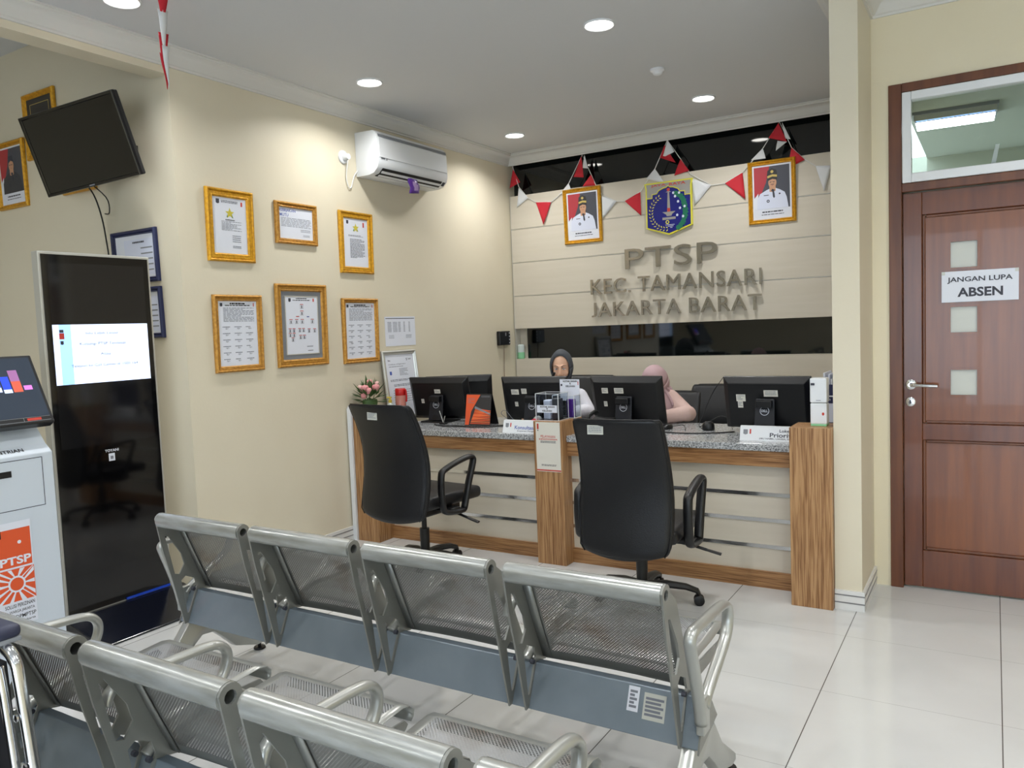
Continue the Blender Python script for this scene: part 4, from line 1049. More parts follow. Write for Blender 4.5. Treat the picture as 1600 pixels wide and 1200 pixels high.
for t_, xa, xb, z_, hh in (('Info Lebih Lanjut', -.09, .085, 1.502, .017), ('Kunjungi PTSP Terdekat', -.125, .125, 1.447, .019), ('Atau', -.02, .035, 1.398, .014), ('Telepon ke Call Center di 1500 164', -.175, .185, 1.338, .017)):
    b = MB(); b.text(t_, xa, xb, z_, z_+hh, -.0062, 0); b.build('lettering', 'ink_light', sc, recalc=False)
b = MB(); b.text('TOYANI', -.035, .04, .890, .904, -.0048, 0, .02); b.build('lettering', 'paper', ks, recalc=False)
b = MB(); b.quad(-.017, .017, .842, .882, -.0048, 0); b.quad(-.008, .008, .852, .868, -.0054, 1); b.build('asset_tag', ['paper', 'ink_light'], ks, recalc=False)
MB().prism([(.06, 0), (-.33, 0), (-.335, .012), (-.12, .06), (-.02, .085), (.06, .085)], 'x', -.31, .36, bev=.004).build('base', 'black_base', ks)
MB().box(.02, .28, -.012, -.005, .089, .101).build('protective_film', 'blue_film', ks)

# ------------------------------------------------------------------ queue ticket machine
qm = thing('queue_machine', 'white queue ticket machine with a tilted touch screen and orange banner, left edge of photo', 'queue machine', (-3.60, 1.595, 0), pi/2)
# local x: world y; right edge at x=+.31
MB().prism([(0, .0), (.42, .0), (.42, 1.10), (.12, 1.10), (.05, 1.02), (0, .985)], 'x', -.31, .315, bev=.004).build('cabinet', 'white_body', qm)
MB().prism([(.12, 1.09), (.16, 1.09), (.24, 1.20), (.20, 1.20)], 'x', -.2, .2).build('screen_support', 'laptop_grey', qm)
rot = Matrix.Translation((0, .01, 1.115)) @ Matrix.Rotation(radians(-29), 4, 'X')
mo = MB().box(-.34, .345, .0, .05, .0, .345, bev=.006).xform(rot).build('monitor', 'plastic_black', qm)
MB().box(-.325, .33, -.0015, 0, .035, .332).xform(rot).build('screen', 'screen_slate', mo)
b = MB(); b.quad(-.325, .33, .012, .014, -.0015, 0); b.quad(-.325, .33, .031, .033, -.0015, 0); b.quad(.215, .217, .014, .031, -.0015, 0); b.xform(rot).build('printed_line', 'laptop_grey', mo, recalc=False)
b = MB(); b.quad(.23, .29, .016, .028, -.0015, 0); b.xform(rot).build('red_button', 'red_ink', mo, recalc=False)
for (xa, xb, za, zb_, mm) in ((.12, .172, .165, .265, 'img_blue'), (.12, .172, .165, .188, 'img_sky'), (.179, .213, .165, .24, 'img_blue'), (.179, .213, .158, .176, 'img_sky'), (.219, .258, .215, .27, 'img_mauve'), (.219, .258, .16, .215, 'img_red'), (.265, .300, .168, .19, 'img_pink')):
    b = MB(); b.quad(xa, xb, za, zb_, -.0022-(.0004 if 'sky' in mm else 0), 0); b.xform(rot).build('picture_tile', mm, mo, recalc=False)
for q in ((-.22, .266, .978, .981), (-.22, .266, .757, .760), (.264, .267, .757, .981)): pass
b = MB(); b.quad(-.22, .268, .965, .968, -.0008, 0); b.quad(-.22, .268, .752, .755, -.0008, 0); b.quad(.265, .268, .755, .965, -.0008, 0); b.build('hatch_seam', 'ink', qm, recalc=False)
MB().box(-.06, .135, -.003, -.0005, .898, .925).build('ticket_slot', 'cord_black', qm)
rot2 = Matrix.Translation((0, .0, .985)) @ Matrix.Rotation(radians(-55), 4, 'X')
b = MB(); b.text('ANTRIAN', .075, .205, .022, .044, -.001, 0, .02); b.xform(rot2).build('lettering', 'ink_black', qm, recalc=False)
bn = thing('paper_banner', 'orange and white paper banner reading PTSP taped on the queue ticket machine', 'banner', (-3.5985, 1.66, .49), pi/2)
MB().box(-.14, .13, -.0012, 0, -.235, .215).build('sheet', 'paper', bn)
b = MB(); b.quad(-.14, .125, .02, .185, -.0016, 0); b.quad(-.14, .13, -.13, .012, -.0016, 0); b.build('orange_field', 'orange', bn, recalc=False)
b = MB()
cx_, cz_ = .055, -.055
for k in range(14):
    a = 2*pi*k/14; r0, r1 = .034, .12; wv = .09 if k % 2 else .07
    pts = [(cx_+r0*cos(a-wv), cz_+r0*sin(a-wv)), (cx_+r1*cos(a-wv), cz_+r1*sin(a-wv)), (cx_+r1*cos(a+wv), cz_+r1*sin(a+wv)), (cx_+r0*cos(a+wv), cz_+r0*sin(a+wv))]
    pts = [(max(-.14, min(.128, x)), max(-.13, min(.010, z))) for x, z in pts]
    b.poly(pts, -.0020, 0)
b.disc(cx_, cz_, .036, .036, -.0022, 0, 20); b.build('ray', 'paper', bn, recalc=False)
b = MB(); b.disc(cx_, cz_, .028, .028, -.0026, 0, 20); b.build('sun', 'orange', bn, recalc=False)
b = MB(); b.text('PTSP', -.006, .122, .030, .066, -.002, 0, .03); b.build('lettering', 'paper', bn, recalc=False)
for t_, xa, xb, z_, hh in (('SOLUSI PERIZINAN', .0, .122, -.156, .016), ('WARGA JAKARTA', .015, .12, -.182, .016), ('DPMPTSP', .04, .124, -.206, .017), ('Jakarta', .07, .12, -.226, .012)):
    b = MB(); b.text(t_, xa, xb, z_, z_+hh, -.0018, 0, .01); b.build('lettering', 'ink_black', bn, recalc=False)
b = MB(); crest(b, -.01, .17, .016, -.0026, 0); crest(b, -.01, .17, .008, -.003, 1); b.build('crest', ['ink_black', 'star_gold'], bn, recalc=False)
b = MB(); b.disc(.078, .125, .008, .008, -.0022, 0, 12); b.build('dot', 'paper', bn, recalc=False)

# ------------------------------------------------------------------ computers on the counter
def monitor(label, x, y, rz, tilt=15, stick=(), group='black computer monitors on the counter', brand=True):
    t = thing('computer_monitor', label, 'monitor', (x, y, .79), rz, group)
    T = Matrix.Translation((0, 0, .172)) @ Matrix.Rotation(radians(tilt), 4, 'X')
    # back (-y) towards the visitors, screen towards the clerk (+y)
    b = MB(); W_, H_ = .252, .158
    R0 = [(-W_, .012, -H_), (W_, .012, -H_), (W_, .012, H_), (-W_, .012, H_)]
    R1 = [(-W_, -.004, -H_), (W_, -.004, -H_), (W_, -.004, H_), (-W_, -.004, H_)]
    R2 = [(-W_+.035, -.034, -H_+.03), (W_-.035, -.034, -H_+.03), (W_-.035, -.034, H_-.035), (-W_+.035, -.034, H_-.035)]
    rs = [[b.v(p) for p in R] for R in (R0, R1, R2)]
    for A, B in zip(rs, rs[1:]):
        for k in range(4): b.f([A[k], A[(k+1) % 4], B[(k+1) % 4], B[k]])
    b.f(rs[0]); b.f(rs[-1][::-1])
    case = b.xform(T).build('case', 'plastic_black', t, bevel=.004)
    MB().box(-W_+.006, W_-.006, .012, .0135, -H_+.012, H_-.008).xform(T).build('screen', 'screen_dark', case)
    MB().box(-.185, .185, -.0345, -.030, .098, .104).xform(T).build('vent_slot', 'cord_black', case)
    nk = MB().prism([(-.060, 0), (.060, 0), (.053, .185), (-.053, .185)], 'y', -.092, -.080, bev=.003)
    nk.xform(Matrix.Rotation(radians(-10), 4, 'X')); nk = nk.build('stand_neck', 'plastic_dark', t)
    MB().box(-.045, .045, -.10, -.03, .15, .19, bev=.004).build('hinge', 'plastic_black', nk)
    MB().box(-.115, .115, -.115, .08, .0, .010, bev=.004).build('stand_base', 'plastic_black', t)
    if brand:
        b = MB(); b.ring(0, .115, .0235, .0265, -.0935, 0, 28); b.text('DELL', -.018, .018, .108, .122, -.0935, 0, .02); b.xform(Matrix.Rotation(radians(-10), 4, 'X')); b.build('logo', 'paper', nk, recalc=False)
    b = MB(); b.disc(0, .012, .028, .03, -.0935, 0, 16, 0, pi); b.xform(Matrix.Rotation(radians(-10), 4, 'X')); b.build('cable_hole', 'cord_black', nk, recalc=False)
    for (sx_, sz_, sw, s_h) in stick:
        b = MB(); b.box(sx_-sw/2, sx_+sw/2, -.0355, -.0342, sz_-s_h/2, sz_+s_h/2); b.xform(T); o = b.build('sticker', 'paper_cream', case)
        b = MB(); b.lines(sx_-sw*.4, sx_+sw*.4, sz_-s_h*.35, sz_+s_h*.35, -.0361, 3, 0, .4, .3); b.xform(T); b.build('printing', 'ink_light', o, recalc=False)
    return t
ST = [(-.115, .062, .045, .036), (-.13, -.03, .026, .034)]
monitor('black monitor back at the left end of the counter, beside the orange calendar', -3.475, 4.66, radians(4), 12, [(.0, .06, .05, .03), (-.14, -.015, .024, .032)])
monitor('black monitor back left of the middle oak post, before the veiled person in white', -2.69, 4.70, radians(3), 12, [(-.14, .058, .058, .036), (-.07, .064, .04, .036), (-.14, -.03, .024, .032)])
monitor('black monitor back between the two seated people, above the right office chair', -2.02, 4.72, radians(-2), 12, [(-.14, .07, .044, .036), (-.04, .07, .064, .036), (-.145, -.02, .024, .034)])
monitor('black monitor back at the right end, behind the Prioritas name plate', -1.125, 4.68, radians(-2), 12, [(-.145, .036, .054, .042), (-.15, -.005, .03, .038), (.03, .065, .08, .038)])
monitor('black monitor turned sideways behind the leftmost monitor', -3.51, 4.95, radians(32), 23, (), brand=False)
# keyboards on the clerks' side
for i, (x, y) in enumerate(((-2.66, 4.88), (-1.98, 4.88), (-1.16, 4.88))): pass

def name_plate(label, x, y, w, rz, draw):
    t = thing('name_plate', label, 'name plate', (x, y, .79), rz, 'white name plates on the counter')
    MB().prism([(-.035, 0), (-.012, .078), (.012, .078), (.035, 0), (.032, 0), (.010, .074), (-.010, .074), (-.032, 0)], 'x', -w/2, w/2).build('plate', 'white_plastic', t)
    T = Matrix.Translation((0, -.0358, 0)) @ Matrix.Rotation(-math.atan2(.023, .078), 4, 'X')
    b = MB(); crest(b, -w/2+.03, .05, .012, 0, 0); b.quad(-w/2+.052, -w/2+.060, .038, .064, 0, 1); b.xform(T); b.build('crest', ['laptop_grey', 'red_ink'], t, recalc=False)
    for t_, xa, xb, za, zb_, mm in draw:
        b = MB(); b.text(t_, xa, xb, za, zb_, 0, 0, .015); b.xform(T); b.build('lettering', mm, t, recalc=False)
    return t
name_plate('white name plate against the middle oak post, its text beginning Konsultasi', -2.545, 4.27, .275, 0, [('Konsultasi da', -.05, .134, .024, .048, 'blue_ink'), ('(Layanan Pengaduan', -.03, .132, .008, .018, 'ink')])
name_plate('white name plate in front of the right oak post, reading Loket Prioritas', -1.01, 4.34, .36, 0, [('Loket', .03, .09, .05, .066, 'ink'), ('Prioritas', -.02, .125, .022, .046, 'ink'), ('(IBU HAMIL, LANSIA, DISABILITAS)', -.075, .16, .008, .018, 'ink')])

# acrylic suggestion boxes on the middle post
def acrylic(label, x, y, z, w, d, h, rz=0):
    t = thing('acrylic_box', label, 'box', (x, y, z), rz, 'clear acrylic boxes on the middle post')
    w2, d2, k = w/2, d/2, .0025
    b = MB()
    for q in ((-w2, w2, -d2, -d2+k, 0, h), (-w2, w2, d2-k, d2, 0, h), (-w2, -w2+k, -d2+k, d2-k, 0, h), (w2-k, w2, -d2+k, d2-k, 0, h), (-w2+k, w2-k, -d2+k, d2-k, 0, k)): b.box(*q)
    b.build('walls', 'acrylic', t)
    b = MB()   # bright glued edges
    for sx_ in (-1, 1):
        for sy in (-1, 1): b.box(sx_*w2-.002, sx_*w2+.002, sy*d2-.002, sy*d2+.002, 0, h)
    for z_ in (.002, h):
        for sy in (-1, 1): b.box(-w2, w2, sy*d2-.0015, sy*d2+.0015, z_-.0015, z_+.0015)
        for sx_ in (-1, 1): b.box(sx_*w2-.0015, sx_*w2+.0015, -d2, d2, z_-.0015, z_+.0015)
    b.build('edges', 'white_plastic', t)
    return t
a1 = acrylic('low clear acrylic box with a notice, at the front of the middle post top', -2.315, 4.235, .8825, .155, .13, .165)
MB().box(-.068, .07, -.0685, -.0665, .05, .095).build('notice', 'paper', a1)
for t_, xa, xb, za in (('KOTAK SARAN', -.045, .055, .080), ('&', -.002, .008, .070), ('KELUHAN', -.03, .035, .056)):
    b = MB(); b.text(t_, xa, xb, za, za+.011, -.069, 0, .03); b.build('lettering', 'ink_black', a1, recalc=False)
MB().box(-.055, -.01, -.01, .05, .003, .12, bev=.004).build('papers', 'photo_white', a1)
MB().box(.0, .05, .0, .05, .003, .13, bev=.004).build('booklet', 'photo_suit', a1)
a2 = acrylic('taller clear acrylic box behind the low one, with a raised KOTAK SARAN notice', -2.285, 4.37, .8825, .15, .085, .14)
MB().box(-.062, .075, .036, .038, .10, .235).build('notice', 'paper', a2)
for t_, xa, xb, za in (('KOTAK SARAN', -.038, .060, .217), ('&', .007, .017, .203), ('KELUHAN', -.02, .045, .186)):
    b = MB(); b.text(t_, xa, xb, za, za+.012, .0355, 0, .03); b.build('lettering', 'ink_black', a2, recalc=False)
b = MB(); crest(b, -.05, .20, .006, .0355, 0); b.build('crest', 'ink', a2, recalc=False)
b = MB(); b.quad(.064, .069, .20, .222, .0355, 0); b.build('red_mark', 'red_ink', a2, recalc=False)
MB().box(.01, .055, -.02, .015, .003, .115, bev=.003).build('sweet_packet', 'purple', a2)

# sanitiser dispenser, file box
di = thing('sanitiser_dispenser', 'white automatic hand sanitiser dispenser on the right oak post', 'dispenser', (-.744, 4.15, .905))
MB().box(-.039, .039, -.035, .035, .010, .115, bev=.006).build('tank', 'white_plastic', di)
MB().box(-.0395, .0395, -.037, .037, .117, .24, bev=.006).build('head', 'white_plastic', di)
MB().box(-.038, .038, -.034, .034, 0, .012, bev=.003).build('foot', 'liquid_green', di)
MB().box(-.034, -.016, -.046, -.036, .205, .216, bev=.002).build('nozzle', 'ink', di)
b = MB(); b.disc(.022, .062, .006, .008, -.0358, 0, 12); b.build('drop_mark', 'red_ink', di, recalc=False)
MB().box(-.010, .012, -.0376, -.0368, .128, .131).build('badge', 'laptop_grey', di)
fb = thing('file_box', 'navy blue file box holding papers beside the pier at the right end of the counter', 'file box', (-.735, 4.52, .79))
b = MB()
for q in ((-.045, .045, -.12, -.116, 0, .30), (-.045, .045, .116, .12, 0, .22), (-.045, -.041, -.116, .116, 0, .30), (.041, .045, -.116, .116, 0, .30), (-.041, .041, -.116, .116, 0, .004)): b.box(*q)
b.build('case', 'box_blue', fb)
MB().box(-.036, .04, -.1215, -.1202, .10, .20).build('label_card', 'photo_white', fb)
MB().box(-.036, .04, -.1215, -.1202, .075, .085).build('band', 'paper', fb); MB().box(-.036, .04, -.1215, -.1202, .235, .242).build('band', 'paper', fb)
b = MB(); b.text('Ban', -.03, .0, .215, .23, -.1212, 0, .01); b.build('lettering', 'paper', fb, recalc=False)
for k in range(6): MB().box(-.038+.012*k, -.029+.012*k, -.10, .10, .006, .36-.008*((k*3) % 5)).build('papers', ('paper', 'img_sky', 'photo_white')[k % 3] if k % 3 != 1 else 'laptop_grey', fb)

# desk calendar
ca = thing('desk_calendar', 'orange and black tent calendar on the counter between the left monitors', 'calendar', (-3.05, 4.54, .79), radians(3))
MB().prism([(-.05, 0), (-.008, .215), (.004, .215), (.075, 0), (.071, 0), (0, .208), (-.046, 0)], 'x', -.10, .10).build('stand', 'plastic_black', ca)
T = Matrix.Translation((0, -.0505, 0)) @ Matrix.Rotation(-math.atan2(.042, .215), 4, 'X')
b = MB(); b.quad(-.1, .1, .004, .215, -.0005, 2); b.poly([(-.1, .004), (-.1, .215), (.012, .215), (-.055, .10), (-.07, .004)], -.001, 0)
rr = random.Random(5)
for k in range(9):
    z_ = .012+k*.011; b.poly([(-.06+.004*k, z_), (.1, z_+.0-.0), (.1, z_+.005), (-.055+.004*k, z_+.006+.002*k)], -.0014, 1 if k % 2 else 0)
b.poly([(-.03, .12), (.1, .075), (.1, .085), (-.025, .135)], -.0016, 3); b.lines(-.085, -.03, .15, .19, -.0016, 4, 3, .3, .3); b.lines(.02, .09, .195, .207, -.0016, 2, 3, .4, .2)
b.xform(T).build('picture_page', ['orange', 'ember', 'photo_dark', 'laptop_grey'], ca, recalc=False)

# flowers on the left post
fl = thing('flower_arrangement', 'small arrangement of pink flowers and leaves on the left end of the counter', 'flowers', (-3.755, 4.20, .9305))
MB().lathe([(.035, 0), (.048, .01), (.055, .045), (.05, .06), (.001, .055)], seg=20).build('pot', 'leaf_green', fl, smooth=SM)
rr = random.Random(9)
def leaf(b, p, d, l, w):
    p = Vector(p); d = Vector(d).normalized(); s_ = d.cross(Vector((0, 0, 1))); s_ = s_.normalized() if s_.length > .1 else Vector((1, 0, 0)); q = d.cross(s_)
    a = b.v(p); m1 = b.v(p+d*l*.45+s_*w); m2 = b.v(p+d*l*.45-s_*w); mid = b.v(p+d*l*.5+q*w*.3); t_ = b.v(p+d*l)
    b.f([a, m1, mid]); b.f([a, mid, m2]); b.f([m1, t_, mid]); b.f([mid, t_, m2])
for k in range(84):
    th = rr.random()*2*pi; ph = .15+rr.random()*1.75; d = Vector((cos(th)*sin(ph), sin(th)*sin(ph), cos(ph))); r0 = .03+.05*rr.random()
    b = MB(); leaf(b, Vector((0, 0, .06))+d*r0, d+Vector((0, 0, .3*rr.random())), .06+.045*rr.random(), .012+.007*rr.random()); b.build('leaf', 'leaf_green', fl, recalc=False, solid=.0006)
for k, (x_, y_, z_) in enumerate(((-.05, -.03, .115), (.0, -.06, .09), (.035, -.05, .125), (.0, 0, .165), (-.075, .02, .135), (.06, .0, .145), (.035, .04, .17), (-.025, .03, .18), (.02, -.07, .145), (-.03, -.06, .15))):
    b = MB(); R = .016+.004*(k % 3)
    for q in range(6):
        a = q*pi/3+k; b.ell((x_+.45*R*cos(a), y_+.45*R*sin(a), z_), (R*.62, R*.62, R*.95), 0, 8, 6, Matrix.Rotation(a, 3, 'Z') @ Matrix.Rotation(.35, 3, 'Y'))
    b.ell((x_, y_, z_+R*.3), (R*.5, R*.5, R*.8), 0, 8, 6)
    b.tube([(x_, y_, z_-.01), (x_*.4, y_*.4, .05)], .0018, 5, 1); b.build('flower', ['petal_pink' if k % 3 else 'petal_light', 'leaf_green'], fl, smooth=True)

# tumbler and yellow bottle
tb = thing('tumbler', 'pink tumbler with a red lid and strap in front of the silver frame', 'bottle', (-3.70, 4.47, .79))
MB().lathe([(.032, 0), (.036, .01), (.04, .20), (.036, .21), (.001, .21)], seg=24).build('body', 'bottle_pink', tb, smooth=SM)
MB().lathe([(.037, .205), (.039, .215), (.039, .25), (.034, .258), (.001, .258)], seg=24).build('lid', 'bottle_red', tb, smooth=SM)
MB().tube(catmull([(.03, 0, .25), (.05, 0, .245), (.056, 0, .20), (.052, 0, .16)], 4), .006, 8).build('strap', 'bottle_red', tb, smooth=True)
yb_ = thing('yellow_bottle', 'small yellow pump bottle left of the pink tumbler', 'bottle', (-3.80, 4.47, .79))
MB().lathe([(.026, 0), (.028, .01), (.028, .13), (.012, .15), (.001, .15)], seg=20).build('body', 'bottle_white', yb_, smooth=SM)
MB().lathe([(.013, .15), (.013, .172), (.006, .174), (.006, .19), (.001, .19)], seg=14).box(-.026, .012, -.006, .006, .184, .194).build('pump', 'yellow', yb_, smooth=SM)
# small stand, cables, mouse, microphone
cs_ = thing('card_clip', 'small dark clip stand with two thin upright arms on the counter before the left monitor', 'clip', (-3.345, 4.50, .79))
MB().box(-.025, .025, -.02, .02, 0, .012, bev=.004).build('foot', 'cord_black', cs_)
MB().tube([(0, 0, .01), (-.03, 0, .095)], .003, 6).build('arm', 'silver_rim', cs_); MB().tube([(0, 0, .01), (.016, 0, .06)], .003, 6).build('arm', 'silver_rim', cs_)
mi = thing('gooseneck_microphone', 'thin gooseneck desk microphone in front of the veiled person in white', 'microphone', (-2.70, 4.84, .79))
MB().prism([(-.05, 0), (.05, 0), (.04, .03), (-.04, .045)], 'x', -.045, .045, bev=.006).build('base', 'plastic_black', mi)
MB().tube(catmull([(-.01, 0, .03), (-.01, -.01, .12), (.01, -.02, .19), (.05, -.03, .26), (.09, -.04, .315)], 5), .004, 8).build('stalk', 'silver_rim', mi, smooth=True)
MB().tube([(.088, -.0395, .312), (.108, -.044, .345)], [.008, .009], 10).build('capsule', 'cord_black', mi, smooth=SM)
MB().box(-.065, .0, -.02, .01, .055, .07, bev=.003).build('display', 'plastic_black', mi)
def cable(label, pts, r=.0028, m='cord_black'):
    o = MB().tube(catmull(pts, 5), r, 6).build('cable', m, None, smooth=True); return tag(o, label, 'cable', 'loose cables on the counter')
zt = .7935
cable('black cable trailing along the counter from the left monitor to the calendar', [(-3.42, 4.50, zt), (-3.33, 4.42, zt), (-3.2, 4.44, zt), (-3.08, 4.43, zt), (-2.95, 4.46, zt), (-2.84, 4.58, zt)])
cable('thin pale cable looping beside the orange calendar', [(-2.93, 4.75, zt), (-2.98, 4.70, .85), (-2.92, 4.66, .88), (-2.86, 4.66, .82), (-2.84, 4.72, zt)], .002, 'laptop_grey')
cable('black cable behind the microphone by the calendar', [(-3.38, 4.44, zt), (-3.26, 4.38, zt), (-3.12, 4.39, zt), (-3.0, 4.385, zt), (-2.88, 4.44, zt), (-2.8, 4.60, zt)], .003)
cable('black cable running along the counter between the two right monitors', [(-1.75, 4.50, zt), (-1.62, 4.47, zt), (-1.5, 4.48, zt), (-1.4, 4.52, zt), (-1.3, 4.60, zt)], .004)
cable('thin black cable hanging down between the empty chair and the rightmost monitor', [(-1.42, 4.80, 1.10), (-1.50, 4.84, 1.0), (-1.56, 4.86, .88), (-1.58, 4.80, .80), (-1.52, 4.7, zt)], .002)
cable('thin black cable curling over the counter beside the small black device', [(-1.56, 4.76, zt), (-1.5, 4.78, .83), (-1.44, 4.8, .86), (-1.38, 4.78, .84), (-1.34, 4.7, zt)], .002)
cable('black cable running from the pink sleeve towards the front of the counter', [(-1.80, 4.62, zt), (-1.72, 4.70, .80), (-1.66, 4.74, .805), (-1.62, 4.66, zt), (-1.60, 4.60, zt)], .0022)
dv = thing('desk_speaker', 'small round black device on the counter left of the rightmost monitor', 'speaker', (-1.475, 4.66, .79))
MB().lathe([(.035, 0), (.038, .008), (.036, .035), (.028, .046), (.001, .048)], seg=24).build('body', 'plastic_black', dv, smooth=SM)
MB().lathe([(.024, .0465), (.02, .052), (.001, .053)], seg=20).build('grille', 'plastic_dark', dv, smooth=SM)
ms_ = thing('computer_mouse', 'black computer mouse on the counter right of the third monitor', 'mouse', (-1.735, 4.66, .79))
MB().ell((0, 0, .010), (.032, .055, .022), 0, 16, 8).build('shell', 'plastic_black', ms_, smooth=True)
rp = thing('tape_dispenser', 'red plastic dispenser behind the left name plate', 'tape dispenser', (-2.56, 4.48, .79), radians(5))
MB().prism([(-.07, 0), (.07, 0), (.07, .02), (.03, .06), (-.02, .065), (-.07, .035)], 'y', -.025, .025, bev=.005).build('body', 'red_plastic', rp)
MB().lathe([(.026, -.012), (.026, .012), (.012, .012), (.012, -.012)], (0, 0, .055), axis='y', seg=24).build('reel', 'frosted', rp, smooth=SM)
ph = thing('telephone', 'black desk telephone just behind the acrylic boxes', 'telephone', (-2.12, 4.50, .79))
MB().prism([(-.08, 0), (.08, 0), (.08, .075), (-.08, .03)], 'x', -.075, .075, bev=.006).build('body', 'cord_black', ph)
MB().tube([(-.055, -.06, .075), (-.055, -.05, .092), (-.055, .05, .112), (-.055, .065, .10)], [.016, .012, .012, .018], 10).build('handset', 'cord_black', ph, smooth=SM)

# ------------------------------------------------------------------ people behind the counter
def limb(b, pts, rad, seg=14, m=0):
    cv = catmull(pts, 4); n = len(cv); N = len(pts)-1; rs = []
    for i in range(n):
        t = i/(n-1)*N; k = min(int(t), N-1); f = t-k; rs.append(rad[k]*(1-f)+rad[k+1]*f)
    b.tube(cv, rs, seg, m); b.ell(cv[0], (rs[0],)*3, m, 12, 8); b.ell(cv[-1], (rs[-1],)*3, m, 12, 8)
def hand(b, w, d, side, curl=.35):
    """w wrist point, d direction of the forearm (horizontal), palm down"""
    w = Vector(w); d = Vector(d).normalized(); z = Vector((0, 0, 1)); z = (z-d*z.dot(d)).normalized(); s = d.cross(z)*side
    R = Matrix((s, d, z)).transposed()
    b.ell(w+d*.05, (.040, .052, .015), 0, 14, 8, R)
    for i, (o, l) in enumerate(((-.030, .058), (-.010, .070), (.010, .066), (.029, .052))):
        p0 = w+d*.085+s*o; p1 = p0+d*l*.42+z*.006; p2 = p1+d*l*.32-z*l*curl*.5; p3 = p2+d*l*.2-z*l*curl*.55
        b.tube([p0-d*.02, p0, p1, p2, p3], [.0085, .0088, .0084, .0076, .006], 10)
    p0 = w+d*.03-s*.034; p1 = p0+d*.028-s*.018-z*.004; p2 = p1+d*.026-s*.004-z*.008
    b.tube([p0-d*.01+s*.012, p0, p1, p2], [.012, .012, .010, .008], 10)
def remesh(o, vox, smooth=4):
    r = o.modifiers.new('skin', 'REMESH'); r.mode = 'VOXEL'; r.voxel_size = vox; r.use_smooth_shade = True
    k = o.modifiers.new('soft', 'SMOOTH'); k.factor = .5; k.iterations = smooth
def person(label, loc, rz, hc, hpitch, hyaw, arms, hijab_m, top_m, lean, drape, collar):
    t = thing('person', label, 'person', loc, rz)
    HR = Matrix.Translation(Vector(hc)) @ Matrix.Rotation(hyaw, 4, 'Z') @ Matrix.Rotation(hpitch, 4, 'X')
    def H(p): return HR @ Vector(p)
    H3 = HR.to_3x3()
    nb = Vector((0, lean*.75, .955)); ch_ = Vector((0, lean*.6, .86)); ws = Vector((0, lean*.2, .70)); pv = Vector((0, 0, .60))
    b = MB()
    # head
    b.ell(H((0, .018, .025)), (.072, .088, .088), 0, 24, 16, H3); b.ell(H((0, -.018, -.028)), (.060, .068, .082), 0, 24, 16, H3)
    b.ell(H((0, -.046, -.088)), (.032, .034, .026), 0, 16, 10, H3)
    for s in (-1, 1):
        b.ell(H((s*.031, -.056, -.036)), (.025, .024, .026), 0, 14, 10, H3); b.ell(H((s*.07, .012, -.01)), (.010, .018, .028), 0, 10, 8, H3)
        b.ell(H((s*.024, -.078, .020)), (.020, .010, .008), 0, 12, 8, H3); b.ell(H((s*.010, -.092, -.044)), (.008, .009, .007), 0, 10, 6, H3)
    b.tube([H((0, -.080, .008)), H((0, -.092, -.015)), H((0, -.101, -.036)), H((0, -.097, -.046))], [.008, .009, .011, .009], 10)
    b.ell(H((0, -.084, -.066)), (.020, .010, .009), 0, 12, 8, H3)
    b.tube([H((0, .02, -.06)), H((0, .028, -.12)), nb], [.048, .046, .055], 16)
    # trunk, arms, legs
    for c, r_ in ((pv, (.165, .13, .12)), (ws, (.128, .098, .12)), (ch_, (.152, .108, .12)), (nb-Vector((0, 0, .025)), (.12, .075, .05))): b.ell(c, r_, 0, 20, 12)
    for s, A in zip((-1, 1), arms):
        limb(b, [Vector((s*.135, lean*.7, .93)), A[0], A[1], A[2]], [.055, .050, .040, .026])
        hand(b, A[2], (Vector(A[2])-Vector(A[1])).xy.to_3d() if False else Vector((A[2][0]-A[1][0], A[2][1]-A[1][1], 0)), s)
        limb(b, [Vector((s*.085, 0, .57)), Vector((s*.10, -.40, .54)), Vector((s*.10, -.43, .30)), Vector((s*.10, -.42, .10))], [.085, .062, .055, .038])
        b.ell((s*.10, -.48, .045), (.042, .115, .040), 0, 16, 10)
    body = b.build('body', 'skin', t, smooth=True); remesh(body, .0055, 3)
    # face details
    for s in (-1, 1):
        b = MB(); b.ell(H((s*.029, -.0795, .000)), (.0115, .0055, .0026), 0, 12, 8, H3); b.ell(H((s*.029, -.0845, -.001)), (.0048, .003, .0026), 1, 8, 6, H3)
        b.build('eye', ['paper', 'ink_black'], body, smooth=True)
        b = MB(); b.tube([H((s*.013, -.0885, .006)), H((s*.029, -.0895, .0085)), H((s*.043, -.081, .004))], [.0012, .0018, .0008], 6); b.build('eyelid', 'ink_black', body, smooth=True)
        b = MB(); b.tube([H((s*.012, -.0895, .022)), H((s*.028, -.090, .029)), H((s*.046, -.079, .024))], [.0018, .0022, .001], 6); b.build('eyebrow', 'cloth_black', body, smooth=True)
    b = MB(); b.ell(H((0, -.0935, -.0625)), (.019, .005, .004), 0, 12, 6, H3); b.ell(H((0, -.0925, -.070)), (.016, .0055, .0045), 0, 12, 6, H3); b.build('lips', 'lips', body, smooth=True)
    # clothing
    b = MB()
    for c, r_ in ((pv, (.172, .138, .12)), ((pv+ws)/2, (.152, .12, .12)), (ws, (.136, .108, .13)), ((ws+ch_)/2, (.143, .110, .12)), (ch_, (.156, .114, .125)), (nb-Vector((0, 0, .02)), (.128, .084, .050))): b.ell(c, r_, 0, 24, 14)
